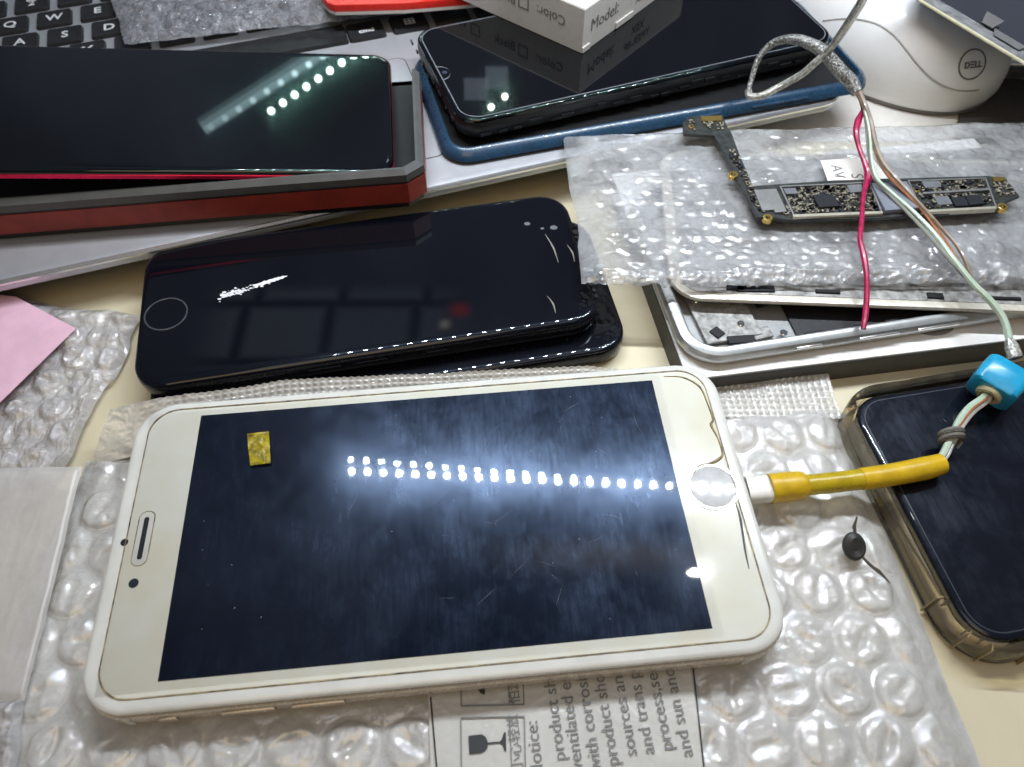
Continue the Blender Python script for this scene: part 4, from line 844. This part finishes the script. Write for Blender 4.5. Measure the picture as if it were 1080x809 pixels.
o = sheet('foam_sheet', fs, 70, 110, lambda x, y, s, t: .74+.05*fbm(x*.6, y*.6, 51, 3)+.012*fbm(x*3, y*.8, 53, 3, True)-.1*(1-edgefall(s, t, .03)), M['tissue'], loc=fs[0], seed=51, wavy=.07)
tag(o, 'thin milky packing sheet lying over the bag at the lower left edge', 'packing sheet')
ws = [at(-60, 860, .5), at(8, 860, .5), at(30, 738, .5), at(-60, 735, .5)]
o = sheet('plastic_scrap', ws, 50, 60, wrapz(.62, .1, .9, .3, 61, .1, .08, .25), M['wrap'], loc=ws[0], seed=61, wavy=.2)
tag(o, 'crumpled clear plastic scrap in the bottom left corner', 'plastic scrap')
# ------------------------------------------------------------------ lamps
def area(name, loc_, target, sx, sy, rad, col, shape='RECTANGLE', xdir=None):
    l = bpy.data.lights.new(name, 'AREA'); l.shape = shape; l.size = sx; l.size_y = sy; l.color = col
    A = sx*sy*(math.pi/4 if shape in ('DISK', 'ELLIPSE') else 1); l.energy = rad*math.pi*A
    o = bpy.data.objects.new(name, l); C.objects.link(o); o.location = loc_
    z = (Vector(loc_)-Vector(target)).normalized(); x = Vector(xdir) if xdir else Vector((1, 0, 0)); x = (x-z*x.dot(z)).normalized(); y = z.cross(x)
    o.rotation_euler = Matrix((x, y, z)).transposed().to_euler(); return o
P0 = Vector((0, 0, 1.446)); COOL = (.86, .93, 1.0)
NL = 33
for k in range(NL):
    f = k/(NL-1); u = 371+16.75*k; v = 497+.047*16.75*k
    p = mirror(u, v, 56, P0, UP); l_ = area('lamp_led', p, (2, 20, 1), .29, .29, LED, COOL, 'DISK') if (LED := 1060) else None; l_.data.spread = math.radians(112)
p = mirror(735, 604, 56, P0, UP); area('lamp_spot', p, (0, 8, 1), 1.4, .55, 120, (1, .97, .9), 'ELLIPSE')
for k in range(16):
    u = 286+k*12.4; v = 117-k*8.5+k*k*.0; p = mirror(u, v, 75, TRAYP, TRAYN); area('lamp_led', p, TRAYP, .55, .75, 60, (.75, 1, .9), 'DISK')
a_, b_ = mirror(212, 133, 75, TRAYP, TRAYN), mirror(345, 48, 75, TRAYP, TRAYN)
ab = (b_-a_); sd_ = ab.cross((a_+b_)/2-TRAYP).normalized()
for o_, w_, q_ in ((-.45, .5, .5), (0, .55, 1.3), (.45, .5, 2.2), (.8, .25, 1.2)): area('lamp_tube', (a_+b_)/2+sd_*o_, TRAYP, ab.length, w_, q_, (.6, .9, .95), 'RECTANGLE', ab)
for k in range(9): area('lamp_led', a_+ab*(k/9+.05)+sd_*.55, TRAYP, .6, .45, 1.5+1.1*k, (.7, .95, 1), 'DISK')
Pb = Vector((0, 24, PZ))
for u, v in ((518, 113), (532.5, 102)): area('lamp_led', mirror(u, v, 75, Pb, UP), Pb, .5, .8, 60, (.95, 1, .85), 'DISK')
for u, v, s_ in ((502, 94, 2.3), (524, 82, 2.2)): area('lamp_panel', mirror(u, v, 75, Pb, UP), Pb, s_, 2.0, .7, (.7, .82, 1))
area('lamp_warm_fill', (-6, -30, 62), (0, 12, 0), 46, 40, FILL, (1, .71, .34)) if (FILL := 1.45) else None  # warm fill light behind the camera, turns the shaded sides amber
area('lamp_cool_fill', (4, 0, 75), (2, 10, 0), 54, 30, .9, (.92, .95, 1))  # added soft cool fill from above, kept clear of the screen reflections
# ------------------------------------------------------------------ dim surroundings, with patches painted in for the screens to mirror
w = bpy.data.worlds.new('World'); sc.world = w; w.use_nodes = True; nt = w.node_tree; nt.nodes.clear(); L = nt.links.new
out = nt.nodes.new('ShaderNodeOutputWorld'); bgn = nt.nodes.new('ShaderNodeBackground'); tc = nt.nodes.new('ShaderNodeTexCoord')
n1 = noise(nt, 2.3, 3, .5, .4, tc.outputs['Generated']); r1 = ramp(nt, n1.outputs[0], [(.36, (.025, .03, .045)), (.66, (.20, .23, .30))])
def MT(op, a, b=None, clamp=False):
    n = N(nt, 'Math', operation=op, use_clamp=clamp)
    for k, q_ in enumerate((a, b)):
        if q_ is None: continue
        if hasattr(q_, 'is_linked'): L(q_, n.inputs[k])
        else: n.inputs[k].default_value = q_
    return n.outputs[0]
sep = N(nt, 'SeparateXYZ'); L(tc.outputs['Generated'], sep.inputs[0]); zc_ = MT('MAXIMUM', sep.outputs[2], .05)
GX, GY = MT('DIVIDE', sep.outputs[0], zc_), MT('DIVIDE', sep.outputs[1], zc_)
def gn(u, v): q_ = ray(u, v); return q_.x/-q_.z, q_.y/-q_.z
def soft(src, a, b, w):
    lo_ = N(nt, 'MapRange', interpolation_type='SMOOTHSTEP'); L(src, lo_.inputs[0]); lo_.inputs[1].default_value = a-w; lo_.inputs[2].default_value = a+w
    hi_ = N(nt, 'MapRange', interpolation_type='SMOOTHSTEP'); L(src, hi_.inputs[0]); hi_.inputs[1].default_value = b-w; hi_.inputs[2].default_value = b+w; hi_.inputs[3].default_value = 1; hi_.inputs[4].default_value = 0
    return MT('MULTIPLY', lo_.outputs[0], hi_.outputs[0])
cb = N(nt, 'CombineXYZ'); L(GX, cb.inputs[0]); L(GY, cb.inputs[1])
x0, y0 = gn(215, 390); x1, y1 = gn(475, 305)
br = N(nt, 'TexBrick', offset=0.12); L(cb.outputs[0], br.inputs['Vector']); br.inputs['Scale'].default_value = 1; br.inputs['Brick Width'].default_value = .145; br.inputs['Row Height'].default_value = .125  # painted grid of cells, mirrored by the stacked black phones
br.inputs['Mortar Size'].default_value = .020; br.inputs['Mortar Smooth'].default_value = 1.0; br.inputs['Color1'].default_value = (.24, .29, .35, 1); br.inputs['Color2'].default_value = (.36, .42, .50, 1); br.inputs['Mortar'].default_value = (.02, .025, .03, 1)
mk = MT('MULTIPLY', soft(GX, x0, x1, .05), soft(GY, y0, y1, .02))
m1 = N(nt, 'MixRGB'); L(mk, m1.inputs[0]); L(r1.outputs[0], m1.inputs[1]); L(br.outputs[0], m1.inputs[2])
x0, y0 = gn(560, 600); x1, y1 = gn(760, 572)
mk2 = MT('MULTIPLY', soft(GX, x0, x1, .12), soft(GY, y0, y1, .025))
m2 = N(nt, 'MixRGB'); L(mk2, m2.inputs[0]); L(m1.outputs[0], m2.inputs[1]); m2.inputs[2].default_value = (.75, .66, .55, 1)  # painted brownish band, mirrored by the white phone's screen
x0, y0 = gn(476, 333); x1, y1 = gn(494, 321)
m3 = N(nt, 'MixRGB'); L(MT('MULTIPLY', soft(GX, x0, x1, .012), soft(GY, y0, y1, .012)), m3.inputs[0]); L(m2.outputs[0], m3.inputs[1]); m3.inputs[2].default_value = (1.5, .10, .08, 1)  # painted red spot for the black phone's reflection
x0, y0 = gn(464, 346); x1, y1 = gn(474, 338)
m4 = N(nt, 'MixRGB'); L(MT('MULTIPLY', soft(GX, x0, x1, .008), soft(GY, y0, y1, .008)), m4.inputs[0]); L(m3.outputs[0], m4.inputs[1]); m4.inputs[2].default_value = (2.0, 1.9, 1.6, 1); m2 = m4  # painted pale spot beside it, also only for the reflection
L(m2.outputs[0], bgn.inputs[0]); bgn.inputs[1].default_value = .6; L(bgn.outputs[0], out.inputs[0])
# ------------------------------------------------------------------ camera, view
cd = bpy.data.cameras.new('camera'); co = bpy.data.objects.new('camera', cd); C.objects.link(co); sc.camera = co
co.matrix_world = Matrix(((CR.x, CU.x, CB.x, 0), (CR.y, CU.y, CB.y, 0), (CR.z, CU.z, CB.z, HC), (0, 0, 0, 1)))
cd.sensor_fit = 'HORIZONTAL'; cd.sensor_width = 36; cd.lens = 36*FPX/1080; cd.clip_start = .1; cd.clip_end = 2000
cd.dof.use_dof = True; cd.dof.focus_distance = 21.5; cd.dof.aperture_fstop = 0.22
sc.view_settings.view_transform = 'Standard'; sc.view_settings.look = 'None'; sc.view_settings.exposure = .18; sc.view_settings.gamma = 1
sc.cycles.use_light_tree = True; sc.cycles.max_bounces = 8; sc.cycles.transparent_max_bounces = 16; sc.cycles.caustics_reflective = False; sc.cycles.caustics_refractive = False
sc.cycles.sample_clamp_indirect = 6
